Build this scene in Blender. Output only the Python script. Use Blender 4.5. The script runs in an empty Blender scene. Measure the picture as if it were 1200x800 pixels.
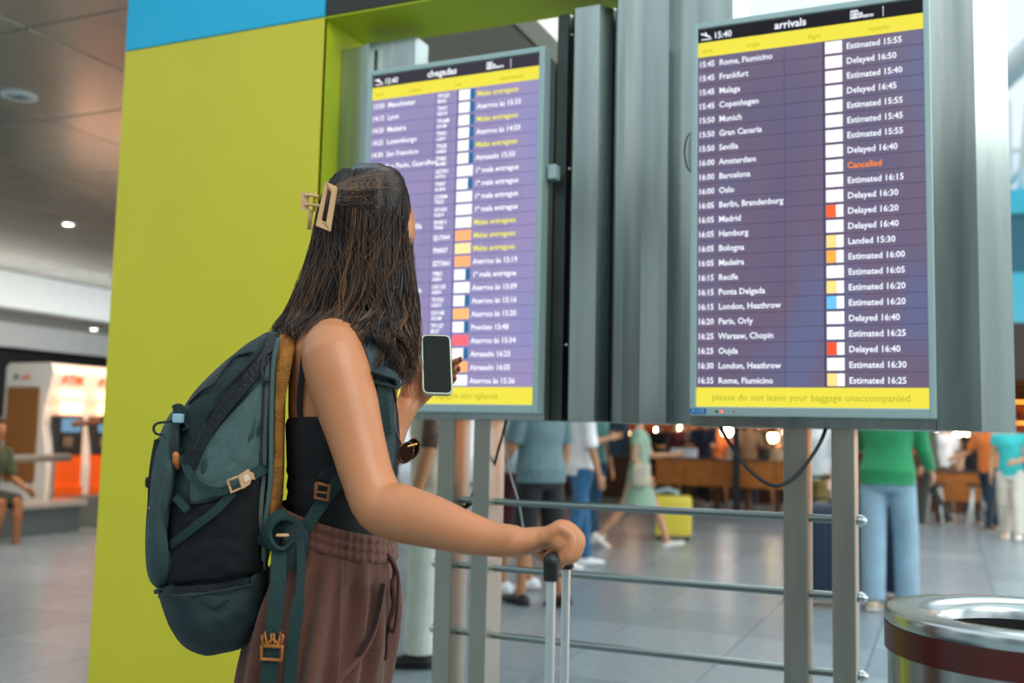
import bpy, bmesh, math, random
from math import sin, cos, pi, radians, sqrt, atan2
from mathutils import Vector, Matrix, noise
random.seed(7)
V = Vector
SC = bpy.context.scene
COL = SC.collection
# ---------------------------------------------------------------- camera
CAM_H, FPX = 1.25, 1167.0
CAM_ROT = (Matrix.Rotation(radians(23.7), 3, 'Z') @ Matrix.Rotation(radians(95.3), 3, 'X')
           @ Matrix.Rotation(radians(1.3), 3, 'Z'))
cd = bpy.data.cameras.new('camera'); cam = bpy.data.objects.new('camera', cd); COL.objects.link(cam)
cam.matrix_world = Matrix.Translation((0, 0, CAM_H)) @ CAM_ROT.to_4x4()
cd.sensor_width = 36; cd.lens = FPX / 1200 * 36; cd.clip_end = 200; cd.clip_start = 0.05
cd.dof.use_dof = True; cd.dof.focus_distance = 2.0; cd.dof.aperture_fstop = 2.6
SC.camera = cam
# ---------------------------------------------------------------- world, exposure, lights
w = bpy.data.worlds.new('daylight'); SC.world = w; w.use_nodes = True
nt = w.node_tree; bg = nt.nodes['Background']
tc = nt.nodes.new('ShaderNodeTexCoord'); sp = nt.nodes.new('ShaderNodeSeparateXYZ'); cr = nt.nodes.new('ShaderNodeValToRGB')
nt.links.new(tc.outputs['Generated'], sp.inputs[0]); nt.links.new(sp.outputs['Z'], cr.inputs[0]); nt.links.new(cr.outputs[0], bg.inputs[0])
cr.color_ramp.elements[0].position = 0.0; cr.color_ramp.elements[0].color = (.62, .70, .74, 1)
cr.color_ramp.elements[1].position = 0.5; cr.color_ramp.elements[1].color = (.80, .93, 1.0, 1)
bg.inputs[1].default_value = 1.22
SC.view_settings.view_transform = 'Standard'; SC.view_settings.look = 'None'
SC.view_settings.gamma = 1; SC.view_settings.use_curve_mapping = False
SC.view_settings.exposure = 0.0
def area(name, loc, target, size, energy, col, size_y=None):
    l = bpy.data.lights.new(name, 'AREA'); l.energy = energy; l.color = col; l.size = size
    if size_y: l.shape = 'RECTANGLE'; l.size_y = size_y
    o = bpy.data.objects.new(name, l); COL.objects.link(o); o.location = loc
    o.rotation_euler = (V(target) - V(loc)).to_track_quat('-Z', 'Y').to_euler(); return o
area('skylight', (3.5, -1.0, 5.5), (-.6, 2.0, 1.2), 4.0, 260, (1, .97, .92))
area('skylight_hall', (-1, 9.5, 6.5), (-1, 9.5, 0), 8, 520, (.93, .98, 1))
area('shop_glow', (-2, 19.0, 3.2), (-2, 18.5, 0.6), 6, 120, (1, .62, .32), 1.0)
area('atm_glow', (-9.0, 9.6, 2.6), (-10.2, 9.4, 1.0), 1.6, 60, (1, .62, .40), .6)
area('left_hall_fill', (-8, 6.5, 3.3), (-8, 6.5, 0), 3.0, 130, (1, .93, .86))  # added fill, brightens the floor that the low ceiling keeps dark
area('bulkhead_fill', (-11.0, 10.5, 2.5), (-12.5, 10.5, 3.1), 7, 55, (.88, .97, 1), .4)  # added fill that brightens the white bulkhead, not a fitting
area('side_daylight', (8.8, 8, 3.2), (-6, 8, 1.2), 9, 520, (.90, .97, 1), 3.5)
area('reflector_fill', (5.2, 17.2, 3.6), (5.2, 19.8, 1.2), 5, 420, (1, .66, .42), .8)  # added to light the peach wall that the steel mirrors
# ---------------------------------------------------------------- pixel helpers (used to find where things stand)
def ray(x, y): return CAM_ROT @ V(((x - 600) / FPX, -(y - 400) / FPX, -1))
ORI = V((0, 0, CAM_H))
def onY(x, y, Y): d = ray(x, y); return ORI + d * (Y / d.y)
def onX(x, y, X): d = ray(x, y); return ORI + d * (X / d.x)
def onZ(x, y, Z=0.0): d = ray(x, y); return ORI + d * ((Z - CAM_H) / d.z)
def P(x, y, z): return ORI + ray(x, y) * z
CU = CAM_ROT @ V((1, 0, 0)); CV = CAM_ROT @ V((0, 0, -1)); CW = CAM_ROT @ V((0, 1, 0))
CUh = V((CU.x, CU.y, 0)).normalized(); CVh = V((CV.x, CV.y, 0)).normalized()
# ---------------------------------------------------------------- materials
def C(h):
    h = h.lstrip('#'); r = [int(h[i:i + 2], 16) / 255 for i in (0, 2, 4)]
    return tuple([(c / 12.92 if c <= .04045 else ((c + .055) / 1.055) ** 2.4) for c in r] + [1])
_m = {}
def mat(name, col, rough=.6, metal=0, bump=0, bscale=40, var=0, vscale=6, stretch=None, emit=None, es=0, coat=0, sheen=0, sss=0, trans=0, wave=None, spec=None, aniso=0):
    if name in _m: return _m[name]
    if isinstance(col, str): col = C(col)
    m = bpy.data.materials.new(name); m.use_nodes = True; n = m.node_tree; b = n.nodes['Principled BSDF']; L = n.links.new
    b.inputs['Base Color'].default_value = col; b.inputs['Roughness'].default_value = rough; b.inputs['Metallic'].default_value = metal
    if spec is not None: b.inputs['Specular IOR Level'].default_value = spec
    if coat: b.inputs['Coat Weight'].default_value = coat; b.inputs['Coat Roughness'].default_value = .1
    if sheen: b.inputs['Sheen Weight'].default_value = sheen
    if sss:
        b.inputs['Subsurface Weight'].default_value = sss; b.inputs['Subsurface Radius'].default_value = (.9, .35, .2); b.inputs['Subsurface Scale'].default_value = .008
    if aniso:
        b.inputs['Anisotropic'].default_value = aniso; tg = n.nodes.new('ShaderNodeTangent'); tg.direction_type = 'RADIAL'; tg.axis = 'Z'; L(tg.outputs[0], b.inputs['Tangent'])
    if trans: b.inputs['Transmission Weight'].default_value = trans
    if emit:
        b.inputs['Emission Color'].default_value = C(emit) if isinstance(emit, str) else emit; b.inputs['Emission Strength'].default_value = es
    if var or bump:
        t = n.nodes.new('ShaderNodeTexCoord'); mp = n.nodes.new('ShaderNodeMapping'); L(t.outputs['Object'], mp.inputs[0])
        if stretch: mp.inputs['Scale'].default_value = stretch
    if var:
        nz = n.nodes.new('ShaderNodeTexNoise'); nz.inputs['Scale'].default_value = vscale; nz.inputs['Detail'].default_value = 6; L(mp.outputs[0], nz.inputs[0])
        r = n.nodes.new('ShaderNodeValToRGB'); L(nz.outputs[0], r.inputs[0])
        r.color_ramp.elements[0].position = .3; r.color_ramp.elements[1].position = .7
        r.color_ramp.elements[0].color = tuple(max(0, c * (1 - var)) for c in col[:3]) + (1,)
        r.color_ramp.elements[1].color = tuple(min(1, c * (1 + var)) for c in col[:3]) + (1,)
        L(r.outputs[0], b.inputs['Base Color'])
        if metal:
            mr = n.nodes.new('ShaderNodeMapRange'); L(nz.outputs[0], mr.inputs[0]); mr.inputs[3].default_value = rough * .7; mr.inputs[4].default_value = rough * 1.4; L(mr.outputs[0], b.inputs['Roughness'])
    if bump:
        if wave:
            nb = n.nodes.new('ShaderNodeTexWave'); nb.inputs['Scale'].default_value = bscale; nb.bands_direction = wave; o = nb.outputs['Fac']; nb.inputs['Distortion'].default_value = 1.5
        else:
            nb = n.nodes.new('ShaderNodeTexNoise'); nb.inputs['Scale'].default_value = bscale; nb.inputs['Detail'].default_value = 4; o = nb.outputs[0]
        L(mp.outputs[0], nb.inputs[0])
        bp = n.nodes.new('ShaderNodeBump'); bp.inputs['Strength'].default_value = bump; bp.inputs['Distance'].default_value = .01
        L(o, bp.inputs['Height']); L(bp.outputs[0], b.inputs['Normal'])
    _m[name] = m; return m
def emat(name, col, s):
    if name in _m: return _m[name]
    m = bpy.data.materials.new(name); m.use_nodes = True; n = m.node_tree; n.nodes.remove(n.nodes['Principled BSDF'])
    e = n.nodes.new('ShaderNodeEmission'); e.inputs[0].default_value = C(col) if isinstance(col, str) else col; e.inputs[1].default_value = s
    n.links.new(e.outputs[0], n.nodes['Material Output'].inputs[0]); _m[name] = m; return m
STEEL = mat('brushed steel', '#a2adaa', .24, 1, bump=.02, bscale=14, var=.2, vscale=3, stretch=(5, 5, .3), aniso=.8)
STEELD = mat('dull steel', '#bab7aa', .36, 1, bump=.01, bscale=60, var=.06, vscale=5, stretch=(4, 4, .6), aniso=.8)
CHROME = mat('polished steel', '#c3cbcb', .24, 1, var=.05)
YEL = mat('lime yellow laminate', '#d4cc30', .42, var=.03, vscale=2, bump=.01, bscale=200)
YEL2 = mat('lime yellow reveal', '#b3c41a', .4)
BLU = mat('cyan laminate', '#00b4e0', .4)
DARK = mat('dark laminate', '#23231f', .35)
FRAME = mat('display frame metal', '#a3bcbb', .4, .4)
# ---------------------------------------------------------------- object helpers
def link(name, me, m=None, parent=None, smooth=True, auto=None):
    o = bpy.data.objects.new(name, me); COL.objects.link(o)
    if m: me.materials.clear(); me.materials.append(m)
    if smooth: me.polygons.foreach_set('use_smooth', [True] * len(me.polygons))
    if auto is not None:
        try: me.set_sharp_from_angle(angle=radians(auto))
        except Exception: pass
    if parent: o.parent = parent
    return o
def tag(o, label=None, cat=None, group=None, kind=None):
    if label: o['label'] = label
    if cat: o['category'] = cat
    if group: o['group'] = group
    if kind: o['kind'] = kind
    return o
def empty(name, loc=(0, 0, 0), rz=0, label=None, cat=None, group=None, kind=None):
    o = bpy.data.objects.new(name, None); COL.objects.link(o); o.location = loc; o.rotation_euler = (0, 0, rz); o.empty_display_size = .1
    return tag(o, label, cat, group, kind)
class MB:
    "collects shapes and links them as one mesh object"
    def __init__(s): s.v = []; s.f = []
    def add(s, vs, fs):
        o = len(s.v); s.v += [V(p) for p in vs]; s.f += [tuple(i + o for i in f) for f in fs]; return s
    def box(s, a, b, bev=0):
        x0, y0, z0 = [min(a[i], b[i]) for i in range(3)]; x1, y1, z1 = [max(a[i], b[i]) for i in range(3)]
        if not bev:
            return s.add([(x0, y0, z0), (x1, y0, z0), (x1, y1, z0), (x0, y1, z0), (x0, y0, z1), (x1, y0, z1), (x1, y1, z1), (x0, y1, z1)],
                         [(0, 3, 2, 1), (4, 5, 6, 7), (0, 1, 5, 4), (1, 2, 6, 5), (2, 3, 7, 6), (3, 0, 4, 7)])
        bm = bmesh.new(); bmesh.ops.create_cube(bm, size=1)
        for v in bm.verts: v.co = V(((x0 + x1) / 2 + v.co.x * (x1 - x0), (y0 + y1) / 2 + v.co.y * (y1 - y0), (z0 + z1) / 2 + v.co.z * (z1 - z0)))
        bmesh.ops.bevel(bm, geom=bm.edges[:], offset=bev, segments=2, affect='EDGES', profile=.6)
        bm.verts.index_update(); s.add([v.co.copy() for v in bm.verts], [[v.index for v in f.verts] for f in bm.faces]); bm.free(); return s
    def loft(s, rings, closed=True, cap=True):
        n = len(rings[0]); o = len(s.v)
        for r in rings: s.v += [V(p) for p in r]
        for i in range(len(rings) - 1):
            for j in range(n if closed else n - 1):
                k = (j + 1) % n; s.f.append((o + i * n + j, o + i * n + k, o + (i + 1) * n + k, o + (i + 1) * n + j))
        if cap and closed:
            s.f.append(tuple(o + j for j in reversed(range(n)))); q = o + (len(rings) - 1) * n; s.f.append(tuple(q + j for j in range(n)))
        return s
    def tube(s, pts, r, n=10, rnd=True, sq=1.0, side=None):
        pts = [V(p) for p in pts]; R = list(r) if isinstance(r, (list, tuple)) else [r] * len(pts)
        if rnd:   # round the ends
            d0 = (pts[0] - pts[1]).normalized(); d1 = (pts[-1] - pts[-2]).normalized()
            pts = [pts[0] + d0 * R[0] * .9, pts[0] + d0 * R[0] * .6] + pts + [pts[-1] + d1 * R[-1] * .6, pts[-1] + d1 * R[-1] * .9]
            R = [R[0] * .35, R[0] * .78] + R + [R[-1] * .78, R[-1] * .35]
        rings = []; up = V(side) if side else None
        for i, p in enumerate(pts):
            t = (pts[min(i + 1, len(pts) - 1)] - pts[max(i - 1, 0)]).normalized()
            if up is None: up = t.orthogonal()
            a = (up - t * up.dot(t))
            a = a.normalized() if a.length > 1e-6 else t.orthogonal().normalized(); up = a; b = t.cross(a)
            rings.append([p + (a * cos(2 * pi * k / n) * sq + b * sin(2 * pi * k / n)) * R[i] for k in range(n)])
        return s.loft(rings)
    def ell(s, c, rx, ry, rz, rot=None, n=14, m=9):
        rings = []
        for i in range(m):
            a = -pi / 2 + pi * (i + .5) / m if 0 < i < m - 1 else (-pi / 2 + .12 if i == 0 else pi / 2 - .12)
            ring = []
            for k in range(n):
                q = V((cos(a) * cos(2 * pi * k / n) * rx, cos(a) * sin(2 * pi * k / n) * ry, sin(a) * rz))
                if rot: q = rot @ q
                ring.append(V(c) + q)
            rings.append(ring)
        return s.loft(rings)
    def prism(s, prof, z0, z1, axis='z'):
        return s.loft([[V((p[0], p[1], z0)) for p in prof], [V((p[0], p[1], z1)) for p in prof]])
    def lathe(s, prof, c=(0, 0, 0), n=48, closed=True):
        rings = [[V((c[0] + r * cos(2 * pi * k / n), c[1] + r * sin(2 * pi * k / n), c[2] + z)) for k in range(n)] for r, z in prof]
        return s.loft(rings, True, closed)
    def ribbon(s, pts, wid, th, nrm=None, twist=None):
        "flat webbing along pts; nrm = facing direction"
        pts = [V(p) for p in pts]; rings = []
        for i, p in enumerate(pts):
            t = (pts[min(i + 1, len(pts) - 1)] - pts[max(i - 1, 0)]).normalized()
            nn = V(nrm(i) if callable(nrm) else nrm); nn = (nn - t * nn.dot(t)).normalized(); sd = t.cross(nn)
            ww = wid[i] if isinstance(wid, (list, tuple)) else wid
            rings.append([p + sd * ww / 2 + nn * th / 2, p - sd * ww / 2 + nn * th / 2, p - sd * ww / 2 - nn * th / 2, p + sd * ww / 2 - nn * th / 2])
        return s.loft(rings)
    def mesh(s, name):
        me = bpy.data.meshes.new(name); me.from_pydata([tuple(v) for v in s.v], [], s.f); me.update()
        bm = bmesh.new(); bm.from_mesh(me); bmesh.ops.recalc_face_normals(bm, faces=bm.faces[:]); bm.to_mesh(me); bm.free(); return me
    def build(s, name, m, parent=None, smooth=False, auto=None, label=None, at=None):
        if at is not None: s.v = [v - V(at) for v in s.v]
        o = link(name, s.mesh(name), m, parent, smooth, auto)
        if at is not None: o.location = at
        if label: o['label'] = label
        return o
def smooth_pts(pts, k=6):
    "Catmull-Rom through the points"
    pts = [V(p) for p in pts]; out = []
    for i in range(len(pts) - 1):
        p0 = pts[max(i - 1, 0)]; p1 = pts[i]; p2 = pts[i + 1]; p3 = pts[min(i + 2, len(pts) - 1)]
        for j in range(k):
            t = j / k; out.append(.5 * ((2 * p1) + (p2 - p0) * t + (2 * p0 - 5 * p1 + 4 * p2 - p3) * t * t + (3 * p1 - p0 - 3 * p2 + p3) * t ** 3))
    out.append(pts[-1]); return out
def remesh(mb, name, vox, m, parent, sm=4, f=.5, label=None):
    "one continuous surface out of overlapping closed shapes"
    o = bpy.data.objects.new('tmp', mb.mesh('tmp')); COL.objects.link(o)
    r = o.modifiers.new('r', 'REMESH'); r.mode = 'VOXEL'; r.voxel_size = vox
    q = o.modifiers.new('s', 'SMOOTH'); q.factor = f; q.iterations = sm
    dg = bpy.context.evaluated_depsgraph_get(); me = bpy.data.meshes.new_from_object(o.evaluated_get(dg)); old = o.data
    bpy.data.objects.remove(o); bpy.data.meshes.remove(old); me.name = name
    ob = link(name, me, m, parent, True)
    if label: ob['label'] = label
    return ob
def dup(root, loc, rz=None, label=None):
    r = root.copy(); COL.objects.link(r); r.location = loc
    if rz is not None: r.rotation_euler = (0, 0, rz)
    if label: r['label'] = label
    for ch in list(root.children):
        c = ch.copy(); COL.objects.link(c); c.parent = r
        for g in list(ch.children):
            d = g.copy(); COL.objects.link(d); d.parent = c
    return r
# ================================================================ SETTING
FLOORB = mat('floor bed', '#5d6363', .6)
def tile_mat(name, col, rough):
    m = mat(name, col, rough, bump=.02, bscale=90, var=.10, vscale=14); return m
FT = [tile_mat('terrazzo %d' % i, c, .27) for i, c in enumerate(('#86949a', '#8c9a9f', '#818f95'))]
fl = MB().box((-26, -14, -.3), (14, 46, -.012)).build('floor', FLOORB); tag(fl, 'grey polished terrazzo floor of the arrivals hall', kind='structure')
TW, TL = .77, .77
tm = []
for m in FT:
    b = MB().box((-TW / 2 + .003, -TL / 2 + .003, -.012), (TW / 2 - .003, TL / 2 - .003, 0), .0015); tm.append(b.mesh('tile')); tm[-1].materials.append(m)
cnt = 0
near = MB()
for i in range(-15, 6):
    for j in range(-2, 27):
        cx, cy = -.44 + TW * (i + .5), .4 + TL * (j + .5)
        d = CAM_ROT.inverted() @ (V((cx, cy, 0)) - ORI)
        vis = d.z < -1 and abs(d.x / d.z * FPX) < 660 and abs(d.y / d.z) * FPX < 440 and cy > 3.5 and cy < 19
        if vis and cnt < 300:
            o = bpy.data.objects.new('tile', tm[random.randrange(3)]); COL.objects.link(o); o.parent = fl; o.location = (cx, cy, 0); cnt += 1
        else: near.box((cx - TW / 2 + .003, cy - TL / 2 + .003, -.012), (cx + TW / 2 - .003, cy + TL / 2 - .003, 0))
near.build('tile_field', FT[1], fl)['kind'] = 'stuff'
far = MB()
far.box((-26, 22.73, -.012), (14, 46, 0)); far.box((-26, -14, -.012), (-12.0, 22.73, 0)); far.box((4.18, -14, -.012), (14, 22.73, 0)); far.box((-12, -14, -.012), (4.18, -1.14, 0))
far.build('floor_finish', FT[1], fl)
# ceiling on the left: satin metal tiles
CT = mat('satin ceiling metal', '#b9b0a0', .2, .35, var=.05, vscale=3, bump=.03, bscale=5)
ce = MB().box((-18, 3.45, 3.45), (-1.9, 30, 3.7)).box((-18, 2.5, 3.45), (-3.3, 3.45, 3.7)).build('ceiling', mat('ceiling grid', '#4f4a40', .6)); tag(ce, 'low ceiling of satin beige metal tiles on the left', kind='structure')
TC = 1.25
cm = MB().box((-TC / 2 + .006, -TC / 2 + .006, 0), (TC / 2 - .006, TC / 2 - .006, .05), .004).mesh('ceiling_tile'); cm.materials.append(CT)
for i in range(-7, 3):
    for j in range(-1, 11):
        cx, cy = -4.58 + TC * (i + .5), 3.75 + TC * (j - .0 + .5)
        if cx > -1.9 or cx < -12.6 or (j < 0 and cx > -3.6): continue
        o = bpy.data.objects.new('ceiling_tile', cm); COL.objects.link(o); o.parent = ce; o.location = (cx, cy, 3.4 + random.uniform(-.002, .002)); o.rotation_euler = (random.uniform(-.003, .003), random.uniform(-.003, .003), 0)
WHT = mat('white bulkhead paint', '#dfe6e6', .5, var=.02)
b = MB().box((-12.7, 4, 2.92), (-12.5, 26, 3.45)).build('trim_1', WHT); tag(b, 'white bulkhead band along the left ceiling', kind='structure')
b = MB().box((-14.6, 4, 2.9), (-12.7, 26, 2.98)).build('trim_2', mat('beige soffit', '#8d8473', .3, .4, var=.1)); tag(b, 'beige soffit behind the white bulkhead', kind='structure')
b = MB().box((-14.4, 4, 2.5), (-14.25, 26, 2.9)).build('trim_3', WHT); tag(b, 'lower white band above the dark machine recess', kind='structure')
b = MB().box((-15.2, 4, 0), (-15.0, 26, 3.0)).build('wall_left', mat('charcoal wall', '#1d2628', .5)); tag(b, 'dark charcoal wall behind the cash machines', kind='structure')
b = MB().box((-2.0, 3.5, 3.34), (-1.88, 30, 3.75)).build('trim_4', mat('cream edge', '#d8d2c2', .5)); tag(b, 'cream edge beam of the metal ceiling', kind='structure')
# downlights
DL = emat('lamp glow', '#fff4e4', 14); 
def downlight(p, z, on, lab, r=.1):
    root = empty('downlight', (p.x, p.y, z), label=lab, cat='lamp', group='recessed ceiling lamps')
    MB().lathe([(r * .62, -.004), (r, -.006), (r, .01), (r * .62, .01)], closed=False, n=28).build('trim_ring', WHT, root, True)
    if on: MB().lathe([(0.001, -.008), (r * .6, -.006), (r * .62, .008), (.001, .008)], n=24).build('lens', DL, root, True)
    else:
        MB().lathe([(0.001, -.002), (r * .62, -.002), (r * .62, .008), (.001, .008)], n=24).build('lens', mat('frosted lens', '#c9d4d8', .2), root, True)
        MB().box((-.04, -.012, -.012), (.04, .012, -.002), .003).build('sensor', mat('grey plastic', '#7b8688', .4), root)
downlight(onZ(22, 111, 3.4), 3.39, False, 'unlit round ceiling fitting at the upper left', .115)
downlight(onZ(80, 261, 3.4), 3.385, True, 'small glowing ceiling spot above the cash machines', .08)
downlight(onZ(110, 385, 2.9), 2.89, True, 'small glowing spot under the white bulkhead', .09)
# unseen hall around the camera; walls and columns shaped for steel reflections
GREYW = mat('pale grey wall', '#8f9795', .6)
wbk = MB().box((-26, -14.2, 0), (14, -14, .9)).box((-26, -14.2, 5.6), (14, -14, 7))
for xa_, xb_ in ((-26, -12), (-9.6, -8.6), (-4.4, -3.2), (-1.4, 4), (7, 14)): wbk.box((xa_, -14.2, .9), (xb_, -14, 5.6))
b = wbk.build('wall_back', GREYW); tag(b, 'unseen pale grey wall behind the viewer, openings placed for reflections', kind='structure')  # piers and openings positioned by what the steel casings mirror
PEACH = mat('peach reflector paint', '#e09a6a', .5, var=.08)
b = MB().box((9.0, 15, 0), (9.2, 46, 3.4)).build('wall_right', PEACH); tag(b, 'added warm peach wall on the far right side, for warm reflections', kind='structure')  # added out of view for warm bounce and reflections
b = MB().box((2.2, 19.8, 0), (9.0, 20.0, 3.4)).build('wall_reflector', PEACH); tag(b, 'added peach wall right of the cafe, for warm reflections', kind='structure')  # added out of view so the post sides mirror peach
DG = mat('dark green grey paint', '#39423f', .5)
for k, (x, y, w_) in enumerate(((-6.5, -5, .5), (-2.2, -7, .9), (1.6, -4.5, .55), (4.4, -3.0, .4), (6.6, 1.5, .5), (-10, -2, .6))):
    b = MB().box((x - w_, y - .3, 0), (x + w_, y + .3, 6.5), .02).build('column', DG); tag(b, ('dark column added behind the viewer for reflections, position ' + 'one two three four five six'.split()[k]), kind='structure', cat=None)  # added as dark streaks for the steel to mirror
# far facade, glass roof frame on the right
WHITE = mat('white steel paint', '#e4ecec', .4)
fac = empty('window_1', (0, 34, 0), kind='structure', label='tall glazed facade at the far end of the hall')
for k in range(14):
    x = -10 + k * 1.7
    MB().box((x - .06, -.1, 0), (x + .06, .1, 12), 0).build('mullion', WHITE, fac)
for z in (2.6, 5.2, 7.8, 10.4):
    MB().box((-10, -.08, z - .05), (12.1, .08, z + .05)).build('transom', WHITE, fac)
GL = mat('pale window glass', '#e8f6fa', .05, trans=1)
for k in range(13):
    for q in range(4):
        if k < 5: continue
        MB().box((-10 + k * 1.7 + .07, -.01, q * 2.6 + .06), (-10 + (k + 1) * 1.7 - .07, .01, q * 2.6 + 2.54)).build('pane', GL, fac)
tr = empty('roof_truss', (0, 0, 0), label='white tubular roof truss at the upper right edge', cat='truss')
def bar(a, b_, r, name='strut'): MB().tube([a, b_], r, 12, False).build(name, WHITE, tr, True)
a0 = P(1240, 28, 24); a1 = P(1165, 100, 27); bar(a0, a1, .36, 'chord')
bar(P(1188, 300, 25), P(1212, 60, 23), .09); bar(P(1176, 120, 24), P(1184, 420, 25), .07); bar(P(1230, 150, 24), P(1184, 215, 25), .07)
bar(P(1240, 28, 24), V((9.0, 22, 9.8)), .36, 'chord')
kb = empty('upper_floor_kiosk', tuple(onY(1195, 380, 26.)), label='turquoise glazed upper level box at the far right edge', cat='kiosk')
kb.location = (1.0, 26, 0)
MB().box((-.05, 0, 3.9), (5, 3, 5.3), .03).build('lower_panel', mat('turquoise panel', '#3fc3e2', .4), kb)
MB().box((-.0, .06, 5.3), (5, 2.9, 6.7)).build('glazing', mat('teal tinted glass', '#2c6f82', .1), kb)
MB().box((-.1, -.05, 6.7), (5.1, 3, 7.3), .03).build('roof_band', mat('turquoise panel', '#3fc3e2', .4), kb)
for k in range(4): MB().box((.1 + k * 1.5, .3, 0), (.25 + k * 1.5, .45, 3.9)).build('column', WHITE, kb)
MB().box((.8, -.03, 4.3), (1.5, 0, 4.9)).build('sign', WHITE, kb)
# ================================================================ PORTAL PANEL (yellow and cyan)
PY = 3.0
po = empty('portal_panel', (-2.6, PY + .12, 0), label='tall lime yellow panel with cyan top band and dark lintel, left of the display boards', cat='panel')
def pb(name, a, b_, m, bev=.002, **k): MB().box(a, b_, bev).build(name, m, po, at=None, **k).location = (2.6, -PY - .12, 0)
x0, x1 = -3.09, -2.112
pb('side_panel', (x0, PY, 0), (x1, PY + .02, 2.784), YEL)
pb('cyan_panel', (x0, PY - .001, 2.788), (x1, PY + .02, 3.33), BLU)
pb('core', (x0 + .005, PY + .02, 0), (x1 - .02, PY + .28, 3.33), mat('panel core', '#8c9a12', .5))
pb('reveal', (x1 - .02, PY + .002, 0), (x1, PY + .30, 2.785), YEL2)
pb('lintel_face', (x1 + .004, PY, 2.788), (1.4, PY + .02, 3.33), DARK)
pb('lintel_underside', (x1, PY + .004, 2.78), (1.4, PY + .30, 2.80), YEL2)
pb('lintel_core', (x1, PY + .02, 2.80), (1.4, PY + .28, 3.33), DARK)
pb('end_post', (1.3, PY + .0, 0), (1.4, PY + .28, 2.78), YEL)
# ================================================================ DISPLAY PYLON: steel casings, posts, rails
def casing(name, prof, z0, z1, lab, m=STEEL, extra=None, grp='folded steel casings'):
    cx = sum(p[0] for p in prof) / len(prof); cy = sum(p[1] for p in prof) / len(prof)
    root = empty(name, (cx, cy, z0), label=lab, cat='casing', group=grp)
    MB().prism([(p[0] - cx, p[1] - cy) for p in prof], 0, z1 - z0).build('sheet', m, root)
    return root, cx, cy
Zb, Zt = 1.297, 2.71
r_, cx, cy = casing('steel_casing', [(-1.975, 3.062), (-1.222, 3.062), (-1.222, 3.3), (-1.975, 3.3)], Zb, 2.53, 'flat steel casing directly behind the left display board')
r_, cx, cy = casing('steel_casing', [(-1.218, 3.11), (-1.180, 3.11), (-1.18, 3.3), (-1.218, 3.3)], Zb, 2.70, 'narrow shade-toned steel strip along the right edge of the left board', mat('shade-toned steel', '#4d5350', .4, 1, var=.1))  # shadow on this recessed strip is put into its dark colour
r_, cx, cy = casing('steel_casing', [(-2.108, 3.12), (-1.975, 3.10), (-1.975, 3.14), (-2.108, 3.14)], Zb, 2.70, 'narrow brushed steel casing between yellow panel and left board')
r_, cx, cy = casing('steel_casing', [(-1.84, 3.32), (-1.80, 3.32), (-1.90, 3.50), (-2.0, 3.50)], .0, 2.6, 'back steel riser', STEELD) if False else (None, 0, 0)
r_, cx, cy = casing('steel_column', [(-2.02, 3.15), (-1.805, 3.15), (-1.805, 3.25), (-2.02, 3.25)], 2.53, 2.725, 'square steel riser showing above the left display board', STEEL)
r_, cx, cy = casing('steel_casing', [(-1.152, 3.10), (-1.062, 3.10), (-1.030, 3.15), (-1.012, 3.3), (-1.172, 3.3), (-1.172, 3.13)], Zb, Zt, 'slim folded steel casing right of the left board')
for z in (1.55, 2.15, 2.62):
    MB().ell((-1.165 - cx, 3.105 - cy, z - Zb), .005, .005, .005, n=8, m=5).build('rivet', STEELD, r_, True)
r_, cx, cy = casing('steel_casing', [(-1.010, 3.115), (-.985, 3.060), (-.955, 3.055), (-.90, 3.068), (-.84, 3.066), (-.812, 3.062), (-.800, 3.10), (-.735, 3.078), (-.735, 3.3), (-1.010, 3.3)], Zb - .004, 2.772, 'wide bright folded steel casing between the two boards')
MB().tube(smooth_pts([(-.737 - cx, 3.074 - cy, .93), (-.752 - cx, 3.072 - cy, .915), (-.760 - cx, 3.070 - cy, .87), (-.752 - cx, 3.072 - cy, .82), (-.737 - cx, 3.074 - cy, .80)]), .0025, 6).build('cable_loop', mat('black rubber', '#101314', .5), r_, True)
r_, cx, cy = casing('steel_casing', [(-.03, 3.062), (.085, 3.068), (.172, 3.11), (.172, 3.34), (-.03, 3.34)], Zb - .01, 2.772, 'wide steel casing with folded bright edge right of the arrivals board')
r_, cx, cy = casing('steel_casing', [(-.733, 3.062), (-.605, 3.062), (-.605, 3.34), (-.733, 3.34)], 2.53, 2.772, 'steel upright showing above the top left corner of the arrivals board')
r_, cx, cy = casing('steel_casing', [(-.733, 3.062), (-.032, 3.062), (-.032, 3.34), (-.733, 3.34)], Zb - .01, 2.528, 'steel casing directly behind the arrivals board')
MB().box((-.71 - cx, 3.2 - cy, 1.46), (-.60 - cx, 3.3 - cy, 1.475)).build('lip', STEELD, r_)
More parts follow.
